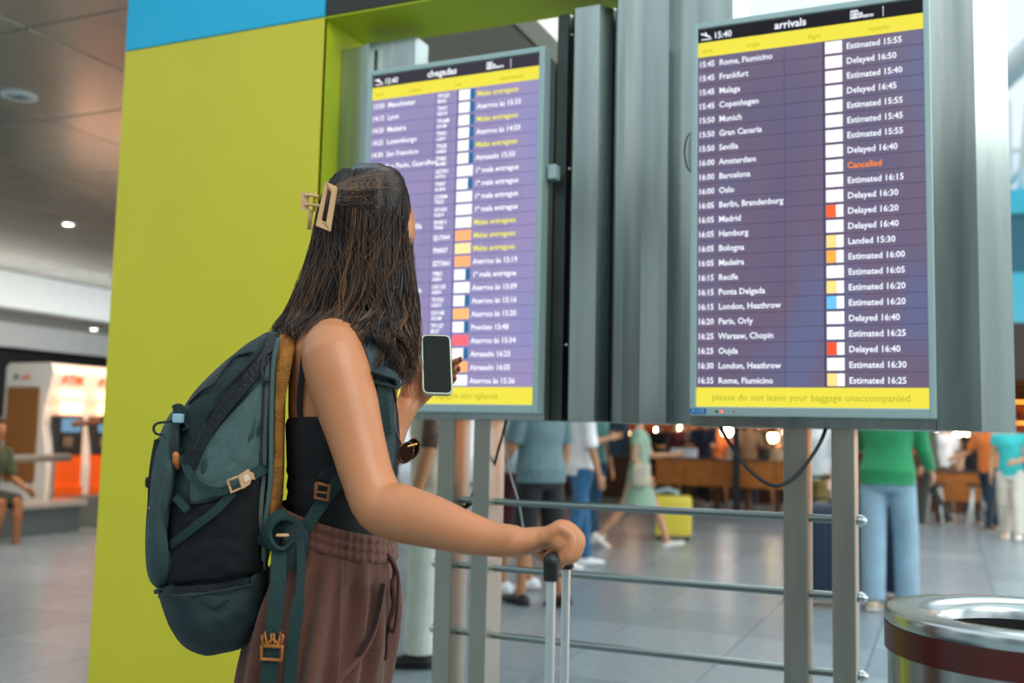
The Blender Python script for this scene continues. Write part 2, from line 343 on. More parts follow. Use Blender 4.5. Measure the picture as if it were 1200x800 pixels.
# bracket between
MB().box((-1.215, 3.03, 2.10), (-1.185, 3.07, 2.15), .003).build('latch', FRAME).name = 'board_latch'
o = bpy.data.objects['board_latch']; tag(o, 'small grey latch on the right edge of the left board', 'latch')
ra = empty('steel_railing', (-.95, 3.16, 0), label='stainless posts and horizontal rails carrying the two display boards', cat='railing')
PX = [(-1.634, -1.568), (-1.497, -1.433), (-.459, -.389), (-.320, -.254)]
for a, b_ in PX:
    q = MB().box((a, 3.10, .012), (b_, 3.225, 1.31), .004).build('post', STEELD, ra); q.location = (.95, -3.16, 0)
    q = MB().box((a - .04, 3.06, 0), (b_ + .04, 3.265, .012), .003).build('foot_plate', STEELD, ra); q.location = (.95, -3.16, 0)
for z in (1.017, .792, .567):
    q = MB().tube([(-1.66, 3.16, z), (-.245, 3.16, z)], .0118, 16, False).build('rail', mat('rail steel', '#87918f', .3, 1), ra, True, 40); q.location = (.95, -3.16, 0)
    for x in (-.243, -1.66):
        sg = 1 if x > -1 else -1
        q = MB().ell((x + .006 * sg, 3.16, z), .012, .013, .013, n=14, m=7).tube([(x - .006 * sg, 3.16, z), (x + .004 * sg, 3.16, z)], .017, 14, False).build('bolt', CHROME, ra, True, 40); q.location = (.95, -3.16, 0)
RUB = mat('black rubber', '#101314', .5)
o = MB().tube(smooth_pts([P(838, 484, 3.2), P(846, 503, 3.12), P(862, 530, 3.0), P(884, 556, 2.95), P(908, 569, 2.92), P(930, 560, 2.92), P(951, 535, 2.93), P(965, 510, 2.95), P(972, 484, 3.02)]), .0058, 8).build('power_cable', RUB, None, True); tag(o, 'black cable hanging in a loop below the arrivals board', 'cable')
GC = mat('grey cable', '#8f9a98', .5)
o = MB().tube(smooth_pts([P(594, 482, 3.45), P(592, 520, 3.45), P(598, 555, 3.45), P(608, 590, 3.45), P(614, 625, 3.45)]), .0035, 8).build('thin_cable', GC, None, True); tag(o, 'thin grey cable dangling below the left board', 'cable')
o = MB().tube(smooth_pts([P(596, 482, 3.36), P(590, 505, 3.36), P(586, 520, 3.36), P(570, 570, 3.5), P(545, 596, 3.5), P(530, 602, 3.5)]), .005, 8).tube(smooth_pts([P(560, 560, 3.5), P(548, 590, 3.5), P(528, 598, 3.5)]), .005, 8).build('bundled_cable', RUB, None, True); tag(o, 'black cables bundled behind the two left steel posts', 'cable')
# ================================================================ DISPLAY BOARDS
def scr_mat(name, c1, c2, c3, s):
    m = bpy.data.materials.new(name); m.use_nodes = True; n = m.node_tree; b = n.nodes['Principled BSDF']; L = n.links.new
    b.inputs['Base Color'].default_value = (.012, .012, .018, 1); b.inputs['Roughness'].default_value = .22
    t = n.nodes.new('ShaderNodeTexCoord'); mp = n.nodes.new('ShaderNodeMapping'); mp.inputs['Scale'].default_value = (1, 1, .35); L(t.outputs['Object'], mp.inputs[0])
    z = n.nodes.new('ShaderNodeTexNoise'); z.inputs['Scale'].default_value = 5; z.inputs['Detail'].default_value = 2; L(mp.outputs[0], z.inputs[0])  # patchy tones painted into the glow as reflections on the glass
    r = n.nodes.new('ShaderNodeValToRGB'); L(z.outputs[0], r.inputs[0]); r.color_ramp.elements[0].position = .3; r.color_ramp.elements[0].color = C(c1); r.color_ramp.elements[1].position = .7; r.color_ramp.elements[1].color = C(c3)
    e = r.color_ramp.elements.new(.5); e.color = C(c2)
    L(r.outputs[0], b.inputs['Emission Color']); b.inputs['Emission Strength'].default_value = s; _m[name] = m; return m
FONTR = {}
def text(s, x, z, y, size, m, parent, xs=.8, name='lettering', align='LEFT', bold=.0):
    key = (s, size, xs, align, bold)
    if key not in FONTR:
        cu = bpy.data.curves.new('t', 'FONT'); cu.body = s; cu.size = size; cu.offset = bold; cu.align_x = align; cu.resolution_u = 2
        o = bpy.data.objects.new('t', cu); COL.objects.link(o)
        me = bpy.data.meshes.new_from_object(o.evaluated_get(bpy.context.evaluated_depsgraph_get())); bpy.data.objects.remove(o)
        me.transform(Matrix.Scale(xs, 4, (1, 0, 0))); me.transform(Matrix.Rotation(pi / 2, 4, 'X')); FONTR[key] = me
    me = FONTR[key]
    if me.materials and me.materials[0] != m: me = me.copy(); me.materials.clear()
    if not me.materials: me.materials.append(m)
    o = bpy.data.objects.new(name, me); COL.objects.link(o); o.parent = parent; o.location = (x, y, z); return o
SW, SH = .655, 1.185
def board(xl, lab, rows, heads, scr, txt, ytxt, ctxt, cols, foot, lum, tiles, ln):
    root = empty('display_board', (xl, PY, 1.318), label=lab, cat='display board')
    W, Hh, fw = .693, 1.232, .019
    f = MB()
    f.box((0, 0, 0), (fw, .06, Hh), .003); f.box((W - fw, 0, 0), (W, .06, Hh), .003); f.box((fw, 0, 0), (W - fw, .06, .028), .003); f.box((fw, 0, Hh - fw), (W - fw, .06, Hh), .003)
    f.box((fw, .02, .02), (W - fw, .058, Hh - fw)); f.build('bezel', FRAME, root, False)
    sx, sz, T = fw, .028, Hh - fw   # screen area
    sw, sh = W - 2 * fw, T - .028
    s = MB().box((sx, .012, sz), (sx + sw, .02, T)).build('screen', scr, root)
    hz, yz, fz = T - .036 * sh, T - .075 * sh, sz + .049 * sh
    def band(name, z0, z1, m, x0=sx, x1=sx + sw, y=.0105, par=s): return MB().box((x0, y, z0), (x1, .012, z1)).build(name, m, par)
    band('header_bar', hz, T, emat('header black ' + lum, '#2b2b30' if lum == 'r' else '#45414c', .9))
    YB = emat('screen yellow ' + lum, '#f2e64e', 1.05)
    band('column_bar', yz, hz, YB); band('notice_bar', sz, fz, YB)
    text(heads[0], sx + .048, hz + .009, .010, .029, txt, s, .88, bold=.0005)
    # small landing plane symbol
    pl = MB(); zz = hz + .016
    def quad(*p): pl.add([(q[0], .0098, q[1]) for q in p] + [(q[0], .0104, q[1]) for q in p], [(0, 1, 2, 3), (7, 6, 5, 4), (0, 4, 5, 1), (1, 5, 6, 2), (2, 6, 7, 3), (3, 7, 4, 0)])
    quad((sx + .012, zz + .010), (sx + .014, zz + .014), (sx + .040, zz + .001), (sx + .037, zz - .003)); quad((sx + .022, zz + .004), (sx + .020, zz + .017), (sx + .024, zz + .017), (sx + .032, zz + .002))
    quad((sx + .010, zz + .008), (sx + .009, zz + .016), (sx + .012, zz + .016), (sx + .016, zz + .010)); quad((sx + .010, zz - .008), (sx + .010, zz - .005), (sx + .042, zz - .005), (sx + .042, zz - .008))
    pl.build('landing_symbol', txt, s)
    text(heads[1], sx + .282, hz + .012, .010, .034, txt, s, .95, align='CENTER', bold=.0007)
    for k, q in enumerate(('ANA', 'LISBOA', 'AEROPORTO')): text(q, sx + .455, T - .013 - k * .0095, .010, .0105, txt, s, 1.05, bold=.0006)
    for k in range(3): MB().box((sx + .546, .0098, T - .014 - k * .011), (sx + .548, .0104, T - .006 - k * .011)).build('divider_mark', txt, s)
    for q, xx in zip(heads[2], (.012, .15, .335, .505)): text(q, sx + xx, yz + .012, .0098, .021, emat('ochre print', '#cfc02a', .9), s, .85)
    n = len(rows); pitch = (yz - fz) / n; ct = cols
    for k, (tm_, city, flt, st) in enumerate(rows):
        zb = yz - pitch * (k + 1) + pitch * .27
        MB().box((sx, .0112, yz - pitch * (k + 1) - .0008), (sx + sw, .012, yz - pitch * (k + 1) + .0008)).build('row_line', ln, s)
        text(tm_, sx + ct[0], zb, .0102, .0258, txt, s, .88, bold=.0005); text(city, sx + ct[1], zb, .0102, .0258, txt, s, .93, bold=.0005)
        if flt:
            if len(flt) > 1:
                text(flt[0], sx + ct[2], zb + .010, .0102, .0195, txt, s, .8, bold=.0006); text(flt[1], sx + ct[2], zb - .008, .0102, .0175, txt, s, .8, bold=.0006)
            else: text(flt[0], sx + ct[2], zb, .0102, .0235, txt, s, .78, bold=.0006)
        mst = ctxt if st in ('Cancelled',) else (ytxt if st == 'Malas entregues' else txt)
        text(st, sx + ct[5], zb, .0102, .0258, mst, s, .93, bold=.0005)
        cL, cR = tiles[k]
        x0_, x1_ = sx + ct[3], sx + ct[4]; xm = x0_ + (x1_ - x0_) * (.56 if lum == 'r' else .70); zt0 = yz - pitch * (k + 1) + .005; zt1 = yz - pitch * k - .004
        MB().box((x0_, .0105, zt0), (xm, .012, zt1)).build('airline_tile', emat('tile ' + cL, cL, 1.15), s)
        MB().box((xm + .0008, .0105, zt0), (x1_, .012, zt1)).build('airline_tile', emat('tile ' + cR, cR, 1.15), s)
    MB().box((sx + ct[3] - .008, .0115, fz), (sx + ct[3] - .003, .012, yz)).build('column_line', ln, s)
    MB().box((sx + ct[2] - .012, .0115, fz), (sx + ct[2] - .0105, .012, yz)).build('column_line', ln, s)
    text(foot, sx + sw * .5, sz + .019, .0098, .029, emat('notice print', '#c8c43a', .95), s, .97 if lum == 'r' else .88, align='CENTER', bold=.0003)
    MB().box((.0, -.0015, .006), (.052, .001, .022)).build('tag', mat('blue label', '#1d6fa8', .4), root)
    text('M 1128', .008, .0095, -.003, .013, mat('label print', '#9fd0ea', .4), root, .9)
    MB().ell((.083, -.001, .0135), .004, .002, .004, n=10, m=5).build('sensor', RUB, root, True)
    MB().ell((.098, -.001, .0135), .0035, .002, .0035, n=10, m=5).build('status_light', emat('red diode', '#ff5548', 3), root, True)
    MB().ell((.135, -.001, .0135), .0025, .0015, .0025, n=10, m=5).build('sensor', RUB, root, True)
    return root
E1 = 'Estimated '; D1 = 'Delayed '
RR = [('15:45', 'Rome, Fiumicino', E1 + '15:55'), ('15:45', 'Frankfurt', D1 + '16:50'), ('15:45', 'Malaga', E1 + '15:40'), ('15:45', 'Copenhagen', D1 + '16:45'), ('15:50', 'Munich', E1 + '15:55'),
      ('15:50', 'Gran Canaria', E1 + '15:45'), ('15:50', 'Sevilla', E1 + '15:55'), ('16:00', 'Amsterdam', D1 + '16:40'), ('16:00', 'Barcelona', 'Cancelled'), ('16:00', 'Oslo', E1 + '16:15'),
      ('16:05', 'Berlin, Brandenburg', D1 + '16:30'), ('16:05', 'Madrid', D1 + '16:20'), ('16:05', 'Hamburg', D1 + '16:40'), ('16:05', 'Bologna', 'Landed 15:30'), ('16:05', 'Madeira', E1 + '16:00'),
      ('16:15', 'Recife', E1 + '16:05'), ('16:15', 'Ponta Delgada', E1 + '16:20'), ('16:15', 'London, Heathrow', E1 + '16:20'), ('16:20', 'Paris, Orly', D1 + '16:40'), ('16:25', 'Warsaw, Chopin', E1 + '16:25'),
      ('16:25', 'Oujda', D1 + '16:40'), ('16:30', 'London, Heathrow', E1 + '16:30'), ('16:35', 'Rome, Fiumicino', E1 + '16:25')]
TR = {11: '#ff6a3a', 13: '#ffe08a', 14: '#ffb24a', 16: '#ffe28c', 17: '#6fc4ff', 20: '#ff5a3a', 22: '#ffe08a'}
TXT = emat('screen white', '#eef3ff', 1.15)
board(-.722, 'right display board listing arrivals in English with white text on dark purple', [(a, b_, None, c_) for a, b_, c_ in RR],
      ('15:40', 'arrivals', ('time', 'origin', 'flight', 'remarks')), scr_mat('dark purple screen', '#635d7c', '#6e5f76', '#64688e', 1.0), TXT, emat('screen yellow text', '#f4ee5a', 1.1),
      emat('screen orange text', '#ff8a3a', 1.15), (0.002, .066, .275, .383, .431, .443), 'please do not leave your baggage unaccompanied', 'r',
      [(TR.get(k, '#ffffff'), '#ffffff') for k in range(23)], emat('line dark', '#544e6c', .9))
A1 = 'Aterrou às '; M1 = 'Malas entregues'; F1 = '1ª mala entregue'
LR = [('13:50', 'Manchester', ('TP1321', 'SK421'), M1), ('14:15', 'Lyon', ('TP471', 'NZ121'), A1 + '15:33'), ('14:20', 'Madeira', ('TP1688', 'LH168'), M1), ('14:25', 'Luxemburgo', ('TP691', 'LG811'), A1 + '14:50'),
      ('14:30', 'San Francisco', ('TP238', 'UA823'), M1), ('14:35', 'Sao Paulo, Guarulhos', ('TP082', 'AD882'), 'Atrasado 15:50'), ('14:40', 'Sevilla', ('AZ7091', 'NT912'), F1), ('14:45', 'Porto', ('TP457', 'AC818'), F1), ('14:50', 'Marselha', ('LX2084', 'TP672'), F1), ('14:55', 'Nice', ('AF1424', 'KL814'), F1),
      ('14:55', 'Bruxelas, Sevilla', ('SN3811', 'TP402'), M1), ('15:00', 'Londres', ('EJU7644',), M1), ('15:00', 'Dublin', ('FR8057',), M1), ('15:05', 'Genebra', ('EZY2661',), A1 + '15:19'), ('15:05', 'Milao', ('TP831', 'A3831'), F1), ('15:10', 'Atenas, Olympia', ('UX1155', 'A3551'), A1 + '15:09'), ('15:15', 'Madrid', ('TP1021', 'UX211'), A1 + '15:16'), ('15:20', 'Munique', ('LH1168', 'AC168'), A1 + '15:20'),
      ('15:25', 'Funchal', ('TP1127', 'IB127'), 'Previsto 15:48'), ('15:30', 'Oslo', ('DY188',), A1 + '15:34'), ('15:30', 'Roma', ('TP833', 'AZ833'), 'Atrasado 16:25'), ('15:35', 'Berlim', ('EJU761',), 'Atrasado 16:05'), ('15:35', 'Zurique', ('LX208', 'TP928'), A1 + '15:36')]
TL_ = []
for k in range(23):
    if k in (11, 13, 21): TL_.append(('#ffb37a', '#ffb37a'))
    elif k == 12: TL_.append(('#ffe7a6', '#ffe7a6'))
    elif k == 17: TL_.append(('#ffbe78', '#ffbe78'))
    elif k == 19: TL_.append(('#ff6f7c', '#ff6f7c'))
    elif k in (6, 8, 9, 10, 15, 22): TL_.append(('#f6fbff', '#f6fbff'))
    else: TL_.append(('#fdfbff', '#2f6c9c'))
board(-1.915, 'left display board listing chegadas in Portuguese, partly hidden by the traveller\'s head', LR,
      ('15:40', 'chegadas', ('hora', 'origem', 'voo', 'observacoes')), scr_mat('pale purple screen', '#8a82ac', '#9488b4', '#8888b8', 1.1), emat('screen white soft', '#f4f6ff', 1.2), emat('screen yellow soft', '#f2ec52', 1.1),
      emat('screen orange text', '#ff8a3a', 1.15), (0.002, .066, .268, .352, .412, .422), 'nao deixe a sua bagagem sem vigilancia', 'l', TL_, emat('line soft', '#7168a0', .95))
# ================================================================ CASH MACHINE ZONE
GRAN = mat('speckled granite', '#5f6b6a', .4, var=.35, vscale=60, bump=.05, bscale=80)
pf = empty('granite_platform', (-11, 7.2, 0), label='low grey granite platform under the cash machines', cat='platform')
MB().box((-2.6, -3, .0), (1.6, 1.66, .30), .01).build('plinth', GRAN, pf)
MB().box((-2.6, -3, .30), (1.67, 1.70, .37), .01).build('top_slab', mat('polished stone top', '#b5aca0', .12, var=.06), pf)
rl = empty('guard_rail', (-9.5, 8.4, .37), label='grey steel guard rail on the granite platform', cat='railing')
MB().box((-.05, -1.5, .44), (.03, .36, .53), .015).build('hand_rail', STEELD, rl, True, 40)
for y in (.12, -1.3): MB().tube([(0, y, 0), (0, y, .45)], .02, 12, False).build('post', STEELD, rl, True, 40)
CW_ = mat('white machine casing', '#d9d8d2', .35); ORN = mat('orange machine front', '#f0600f', .4); BRN = mat('brown panel', '#8a5a26', .5)
km = empty('cash_kiosk', (-10.0, 8.86, .37), label='white rounded cash machine kiosk with brown side panel', cat='kiosk')
kw, kh = .78, 1.62
# side profile with curved front edge (x back -> front, z)
def kiosk_body(y0, y1):
    prof = [(-kw, .0), (-.0, .0), (.0, .35), (-.05, .62), (-.11, .85), (-.09, 1.1), (-.01, 1.35), (.03, 1.5), (.0, kh - .02), (-.06, kh), (-kw + .05, kh), (-kw, kh - .05)]
    return MB().loft([[V((x, y0, z)) for x, z in prof], [V((x, y1, z)) for x, z in prof]])
b = kiosk_body(0, .06); b.build('side_cheek', CW_, km)
MB().box((-.72, -.012, .16), (-.18, 0, 1.32), .02).build('side_panel', BRN, km, label='brown side panel')
kiosk_body(.06, .58).build('casing', CW_, km)
MB().box((-.22, .10, .05), (-.0, .52, .5), .01).box((-.3, .1, 0), (.06, .52, .12), .01).box((-.1, .1, .1), (.02, .52, .5)).build('lower_front', ORN, km, label='orange lower front')
MB().box((-.2, .12, .5), (.035, .50, .98), .01).build('screen_housing', mat('machine black', '#1c2328', .3), km)
MB().box((.034, .16, .78), (.04, .46, .95)).build('screen', emat('blue machine screen', '#7fa8c4', .9), km)
MB().box((.034, .20, .60), (.042, .34, .72)).build('keypad', STEEL, km)
MB().box((.02, .14, 1.0), (.03, .48, 1.16)).build('lit_panel', emat('peach light box', '#ffb488', 4.5), km)
MB().box((.025, .1, 1.2), (.035, .5, 1.3)).build('lit_panel', emat('peach light box', '#ffb488', 4.5), km)
def wtext(s, loc, size, m, parent, rz, name='lettering'):
    o = text(s, 0, 0, 0, size, m, parent, 1, name, bold=.003); o.location = loc; o.rotation_euler = (0, 0, rz); return o
ORT = emat('orange lettering', '#ff6a2a', 1.0)
wtext('ATM', (.045, .12, 1.37), .16, ORT, km, pi / 2)
wtext('cash', (-.5, -.02, 1.42), .09, mat('orange print', '#e77a4a', .5), km, 0); MB().tube([(-.6, -.004, 1.45), (-.6, -.012, 1.45)], .04, 16, False).build('emblem', mat('grey print', '#76808c', .5), km)
k2 = dup(km, (-10.0, 9.44, .37), None, 'second cash machine, half hidden behind the yellow panel')
k3 = dup(km, (-10.0, 10.02, .37), None, 'third cash machine, hidden deeper behind the yellow panel')
MB().box((-10.8, 8.9, 0), (-9.7, 11.2, .37), .01).build('granite_step', GRAN); tag(bpy.data.objects['granite_step'], 'granite step carrying the cash machines further back', 'platform')
# ================================================================ LITTER BIN
bc = P(1203, 720, 1.66); BT = .970
bn = empty('litter_bin', (bc.x, bc.y, 0), label='round stainless litter bin with dark red band, lower right corner', cat='bin')
R = .222
MB().lathe([(R - .004, .03), (R - .004, BT - .068)], n=72, closed=False).lathe([(R - .004, .03), (.001, .03)], n=72, closed=False).build('drum', mat('bin steel', '#a8aca6', .2, 1, var=.12, vscale=3, stretch=(14, 14, .1)), bn, True, 40)
MB().lathe([(R, BT - .068), (R + .001, BT - .0679), (R + .001, BT - .025), (R, BT - .0245)], n=72, closed=False).build('band', mat('dark red band', '#4a1710', .3, var=.1, vscale=20), bn, True, 40)
MB().lathe([(R - .003, BT - .068), (R - .003, BT - .026), (R, BT - .022), (R, BT - .006), (R - .002, BT - .0015), (R - .006, BT), (R - .05, BT + .001), (R - .065, BT - .002), (.140, BT - .010), (.136, BT - .018), (.134, BT - .04)], n=96, closed=False).build('lid', CHROME, bn, True, 50)
MB().lathe([(.134, BT - .03), (.13, .3), (.001, .3)], n=48, closed=False).build('liner', mat('bin black liner', '#050505', .7), bn, True)
MB().lathe([(R - .02, .0), (R - .02, .03), (.001, .03)], n=48, closed=False).build('base_ring', RUB, bn, True)
# ================================================================ PEOPLE
def skin(col='#c98d66', n='skin'):
    return mat(n + ' ' + col, col, .5, sss=.12, var=.05, vscale=9)
def cloth(name, col, bump=.25, sc=90, **k): return mat('cloth ' + name, col, .85, bump=bump, bscale=sc, var=.12, vscale=7, sheen=.15, **k)
def head_shapes(mb, c, rot, s=1.0):
    "skull, jaw, nose, brows, lips and ears; local frame: x right, y forward, z up; face height about .22 m"
    T = lambda p: V(c) + rot @ (V(p) * s)
    rings = []
    for i in range(13):
        a = -pi / 2 + pi * (i + .5) / 13; z = sin(a) * .112; ring = []
        for k in range(20):
            q = 2 * pi * k / 20; x, y = cos(q), sin(q); ca = cos(a)
            jaw = max(0, -sin(a)); rx = .074 * (1 - .30 * jaw); 
            yy = y * ca * (.093 if y > 0 else .098); xx = x * ca * rx
            if y > 0: yy += .004 * jaw; 
            if y > .2 and jaw > .5: yy += .012 * (jaw - .5) * 2 * y
            if y < 0: yy *= (1 - .35 * jaw)
            zz = z - (.012 if (y > .3 and jaw > .6) else 0)
            ring.append(T((xx, yy, zz)))
        rings.append(ring)
    mb.loft(rings)
    mb.tube([T((0, .088, .022)), T((0, .102, -.005)), T((0, .112, -.022))], [.007 * s, .009 * s, .0125 * s], 8)
    for sx in (-1, 1):
        mb.ell(T((sx * .010, .101, -.025)), .008 * s, .008 * s, .006 * s, rot, 8, 5)
        mb.ell(T((sx * .072, -.006, -.008)), .008 * s, .017 * s, .030 * s, rot, 10, 7)
        mb.tube([T((sx * .014, .090, .030)), T((sx * .045, .078, .030))], .006 * s, 8)
    mb.ell(T((0, .093, -.048)), .022 * s, .009 * s, .0055 * s, rot, 10, 5); mb.ell(T((0, .092, -.058)), .019 * s, .009 * s, .006 * s, rot, 10, 5)
    mb.ell(T((0, .080, -.092)), .022 * s, .018 * s, .018 * s, rot, 10, 5)
def eyes(parent, c, rot, s=1.0):
    for sx in (-1, 1):
        T = lambda p: V(c) + rot @ (V(p) * s)
        e = MB().ell(T((sx * .031, .080, .010)), .0125 * s, .0125 * s, .0105 * s, rot, 12, 8).build('eye', mat('eye white', '#e6e2dc', .2), parent, True)
        MB().ell(T((sx * .031, .0915, .010)), .0058 * s, .002 * s, .0058 * s, rot, 10, 5).build('iris', mat('dark iris', '#23160e', .2), e, True)
def hand_shapes(mb, wrist, d, palm, s=1.0, curl=.5, left=False):
    "d: direction of the fingers, palm: direction the palm faces"
    d = V(d).normalized(); n = (V(palm) - d * V(palm).dot(d)).normalized(); sd = d.cross(n) * (-1 if left else 1)   # sd: thumb side
    W = V(wrist); k = .092 * s
    mb.loft([[W + d * t * k + sd * cos(a) * w_ * s + n * sin(a) * h_ * s for a in [2 * pi * i / 12 for i in range(12)]] for t, w_, h_ in ((-.15, .022, .018), (.1, .028, .017), (.5, .039, .016), (.9, .041, .013), (1.0, .036, .009))])
    for i, (o, L) in enumerate(((.031, .070), (.0105, .078), (-.0105, .072), (-.031, .058))):
        p = W + d * k * .9 + sd * o * s; pts = [p - d * .02 * s, p]; a = curl * .5; q = p
        for j, f in enumerate((.42, .32, .26)):
            dd = d * cos(a) + n * sin(a); q = q + dd * L * f * s; pts.append(q); a += curl
        mb.tube(pts, [.0088 * s, .0090 * s, .0084 * s, .0078 * s, .0064 * s], 8)
    p = W + d * .018 * s + sd * .024 * s + n * .006 * s; q = p + (d * .5 + sd * .75 + n * .3).normalized() * .036 * s; r = q + (d * .85 + sd * .25 + n * .45).normalized() * .030 * s
    mb.tube([p - sd * .012 * s, p, q, r, r + (d * .9 + n * .5).normalized() * .022 * s], [.013 * s, .014 * s, .0115 * s, .0095 * s, .0078 * s], 8)
def ringat(c, rx, ry, ax, ay, n=18, pw=1): return [V(c) + ax * cos(2 * pi * k / n) * rx + ay * sin(2 * pi * k / n) * ry for k in range(n)]
def person(name_lab, xy, rz, h=1.72, sk='#c68c66', top=('#ffffff', .28), bottom=('trousers', '#2b4a6b'), shoes='#e8e8e8', hair=('#2a1c14', 'short'),
           legs=((12, 4), (-12, 14)), arms=((8, 8, 15), (-6, 8, 20)), lean=0, vox=.013, group=None, sit=None, eye=False, z0=0, fat=1.0, bare_foot=False, neck_turn=0):
    root = empty('person', (xy[0], xy[1], z0), rz, label=name_lab, cat='person', group=group)
    S = h / 1.72; X, Y, Z = V((1, 0, 0)), V((0, 1, 0)), V((0, 0, 1))
    hipz = .90 * S; L1, L2 = .43 * S, .41 * S
    J = []
    for sx, (a, b) in zip((-1, 1), legs):
        a, b = radians(a), radians(b); hp = V((sx * .092 * S, 0, 0)); kn = hp + V((sx * .005, sin(a) * L1, -cos(a) * L1)); an = kn + V((0, sin(a - b) * L2, -cos(a - b) * L2)); J.append([hp, kn, an, a - b])
    low = min(j[2].z for j in J); off = .075 * S - low
    if sit is not None: off = sit
    for j in J:
        for q in range(3): j[q] = j[q] + Z * off
    hip = Z * off; ln = radians(lean); U = (Z * cos(ln) + Y * sin(ln)); Fw = (Y * cos(ln) - Z * sin(ln))
    B = lambda x, y, z: hip + X * x * S + Fw * y * S + U * z * S
    prof = [(-.10, .10 * fat, .075, 0), (-.04, .150 * fat, .105 * fat, -.01), (.04, .158 * fat, .112 * fat, -.012), (.12, .140 * fat, .102 * fat, 0), (.20, .132 * fat, .096 * fat, .006), (.30, .145 * fat, .105 * fat, .01), (.40, .158 * fat, .11, .008), (.47, .165, .095, -.004), (.515, .135, .07, -.012), (.545, .07, .055, -.012)]
    body = MB(); body.loft([ringat(B(0, y, z), rx * S, ry * S, X, Fw) for z, rx, ry, y in prof])
    body.tube([B(0, -.012, .50), B(0, -.004, .58), B(0, .008, .66)], [.058 * S, .052 * S, .052 * S], 12)
    hr = Matrix.Rotation(radians(neck_turn), 3, 'Z'); hc = B(0, .022, .715); head_shapes(body, hc, hr, S)
    for j in J:
        body.tube([j[0] - Z * .0, j[0].lerp(j[1], .45), j[1], j[1].lerp(j[2], .32), j[1].lerp(j[2], .7), j[2]], [.083 * S, .070 * S, .050 * S, .054 * S, .038 * S, .033 * S], 12)
        fd = (Y * cos(max(-.6, min(.5, j[3]))) + Z * sin(max(-.6, min(.5, j[3])))).normalized()
        body.tube([j[2] + V((0, -.035 * S, -.035 * S)), j[2] + fd * .06 * S - Z * .04 * S, j[2] + fd * .15 * S - Z * .052 * S], [.034 * S, .034 * S, .026 * S], 10); j.append(fd)
    AJ = []
    for sx, ar in zip((-1, 1), arms):
        f, o, e = [radians(v) for v in ar[:3]]; inw = radians(ar[3]) if len(ar) > 3 else 0
        sh = B(sx * .180, -.008, .485); dr = (X * sx * sin(o) - U * cos(o) * cos(f) + Fw * sin(f) * cos(o)).normalized(); el = sh + dr * .29 * S
        d2 = (X * (-sx) * sin(inw) + X * sx * sin(o) * .6 - U * cos(f + e) + Fw * sin(f + e)).normalized(); wr = el + d2 * .245 * S; AJ.append((sh, el, wr, d2))
        body.tube([B(sx * .12, -.008, .485), sh, sh.lerp(el, .5), el, el.lerp(wr, .3), wr], [.055 * S, .054 * S, .045 * S, .038 * S, .039 * S, .026 * S], 12)
        pf_ = X * (-sx) if abs(d2.x) < .8 else Fw; hand_shapes(body, wr + d2 * .01, d2, pf_, S, .45, left=(sx < 0))
    remesh(body, 'body', vox, skin(sk), root, 3)
    # top
    sleeve = top[1]; t = MB(); pad = .014
    lo = 0 if bottom[0] != 'dress' else 4
    pr = [(z, rx + pad, ry + pad, y) for z, rx, ry, y in prof[1:]] if bottom[0] != 'dress' else [(z, rx + pad, ry + pad, y) for z, rx, ry, y in prof[3:]]
    if bottom[0] != 'dress': pr = [(-.055, prof[1][1] + pad + .008, prof[1][2] + pad + .008, prof[1][3])] + pr
    pr[-1] = (.535, .085, .068, -.012)
    if bottom[0] == 'dress': pr = [(-.37, .255, .22, .0), (-.24, .225, .19, 0), (-.10, .190, .15, 0), (.04, .165, .125, -.01)] + pr
    t.loft([ringat(B(0, y, z), rx * S, ry * S, X, Fw) for z, rx, ry, y in pr])
    for sx, (sh, el, wr, d2) in zip((-1, 1), AJ):
        L = sleeve
        if L > 0:
            pts = [B(sx * .11, -.008, .478), sh]; rr = [.062 * S, .066 * S]
            if L <= .29: pts.append(sh.lerp(el, L / .29)); rr.append(.064 * S)
            else: pts += [el, el.lerp(wr, (L - .29) / .245)]; rr += [.052 * S, .042 * S]
            t.tube(pts, rr, 14, False)
    tn = 'dress' if bottom[0] == 'dress' else 'shirt'
    remesh(t, tn, vox, cloth(tn + top[0], top[0]), root, 3)
    if bottom[0] != 'dress':
        t = MB(); wide = {'trousers': 1.0, 'baggy': 1.35, 'shorts': 1.25, 'tights': .85}[bottom[0]]
        t.loft([ringat(B(0, y, z), rx * S, ry * S, X, Fw) for z, rx, ry, y in ((-.10, .12 * fat, .10, 0), (-.04, .162 * fat, .118 * fat, -.01), (.04, .166 * fat, .118 * fat, -.01), (.11, .148 * fat, .110 * fat, 0))])
        for j in J:
            if bottom[0] == 'shorts': t.tube([j[0], j[0].lerp(j[1], .5), j[0].lerp(j[1], .92)], [.096 * S, .092 * S, .090 * S], 14, False)
            else: t.tube([j[0], j[0].lerp(j[1], .5), j[1], j[1].lerp(j[2], .5), j[2] - (j[2] - j[1]).normalized() * .0], [.094 * S, .078 * S * wide ** .5, .064 * S * wide, .062 * S * wide, .060 * S * wide], 14, False)
        remesh(t, 'trousers' if bottom[0] != 'shorts' else 'shorts', vox, cloth('bottom' + bottom[1], bottom[1]), root, 3)
    sm_ = mat('shoe ' + shoes, shoes, .6)
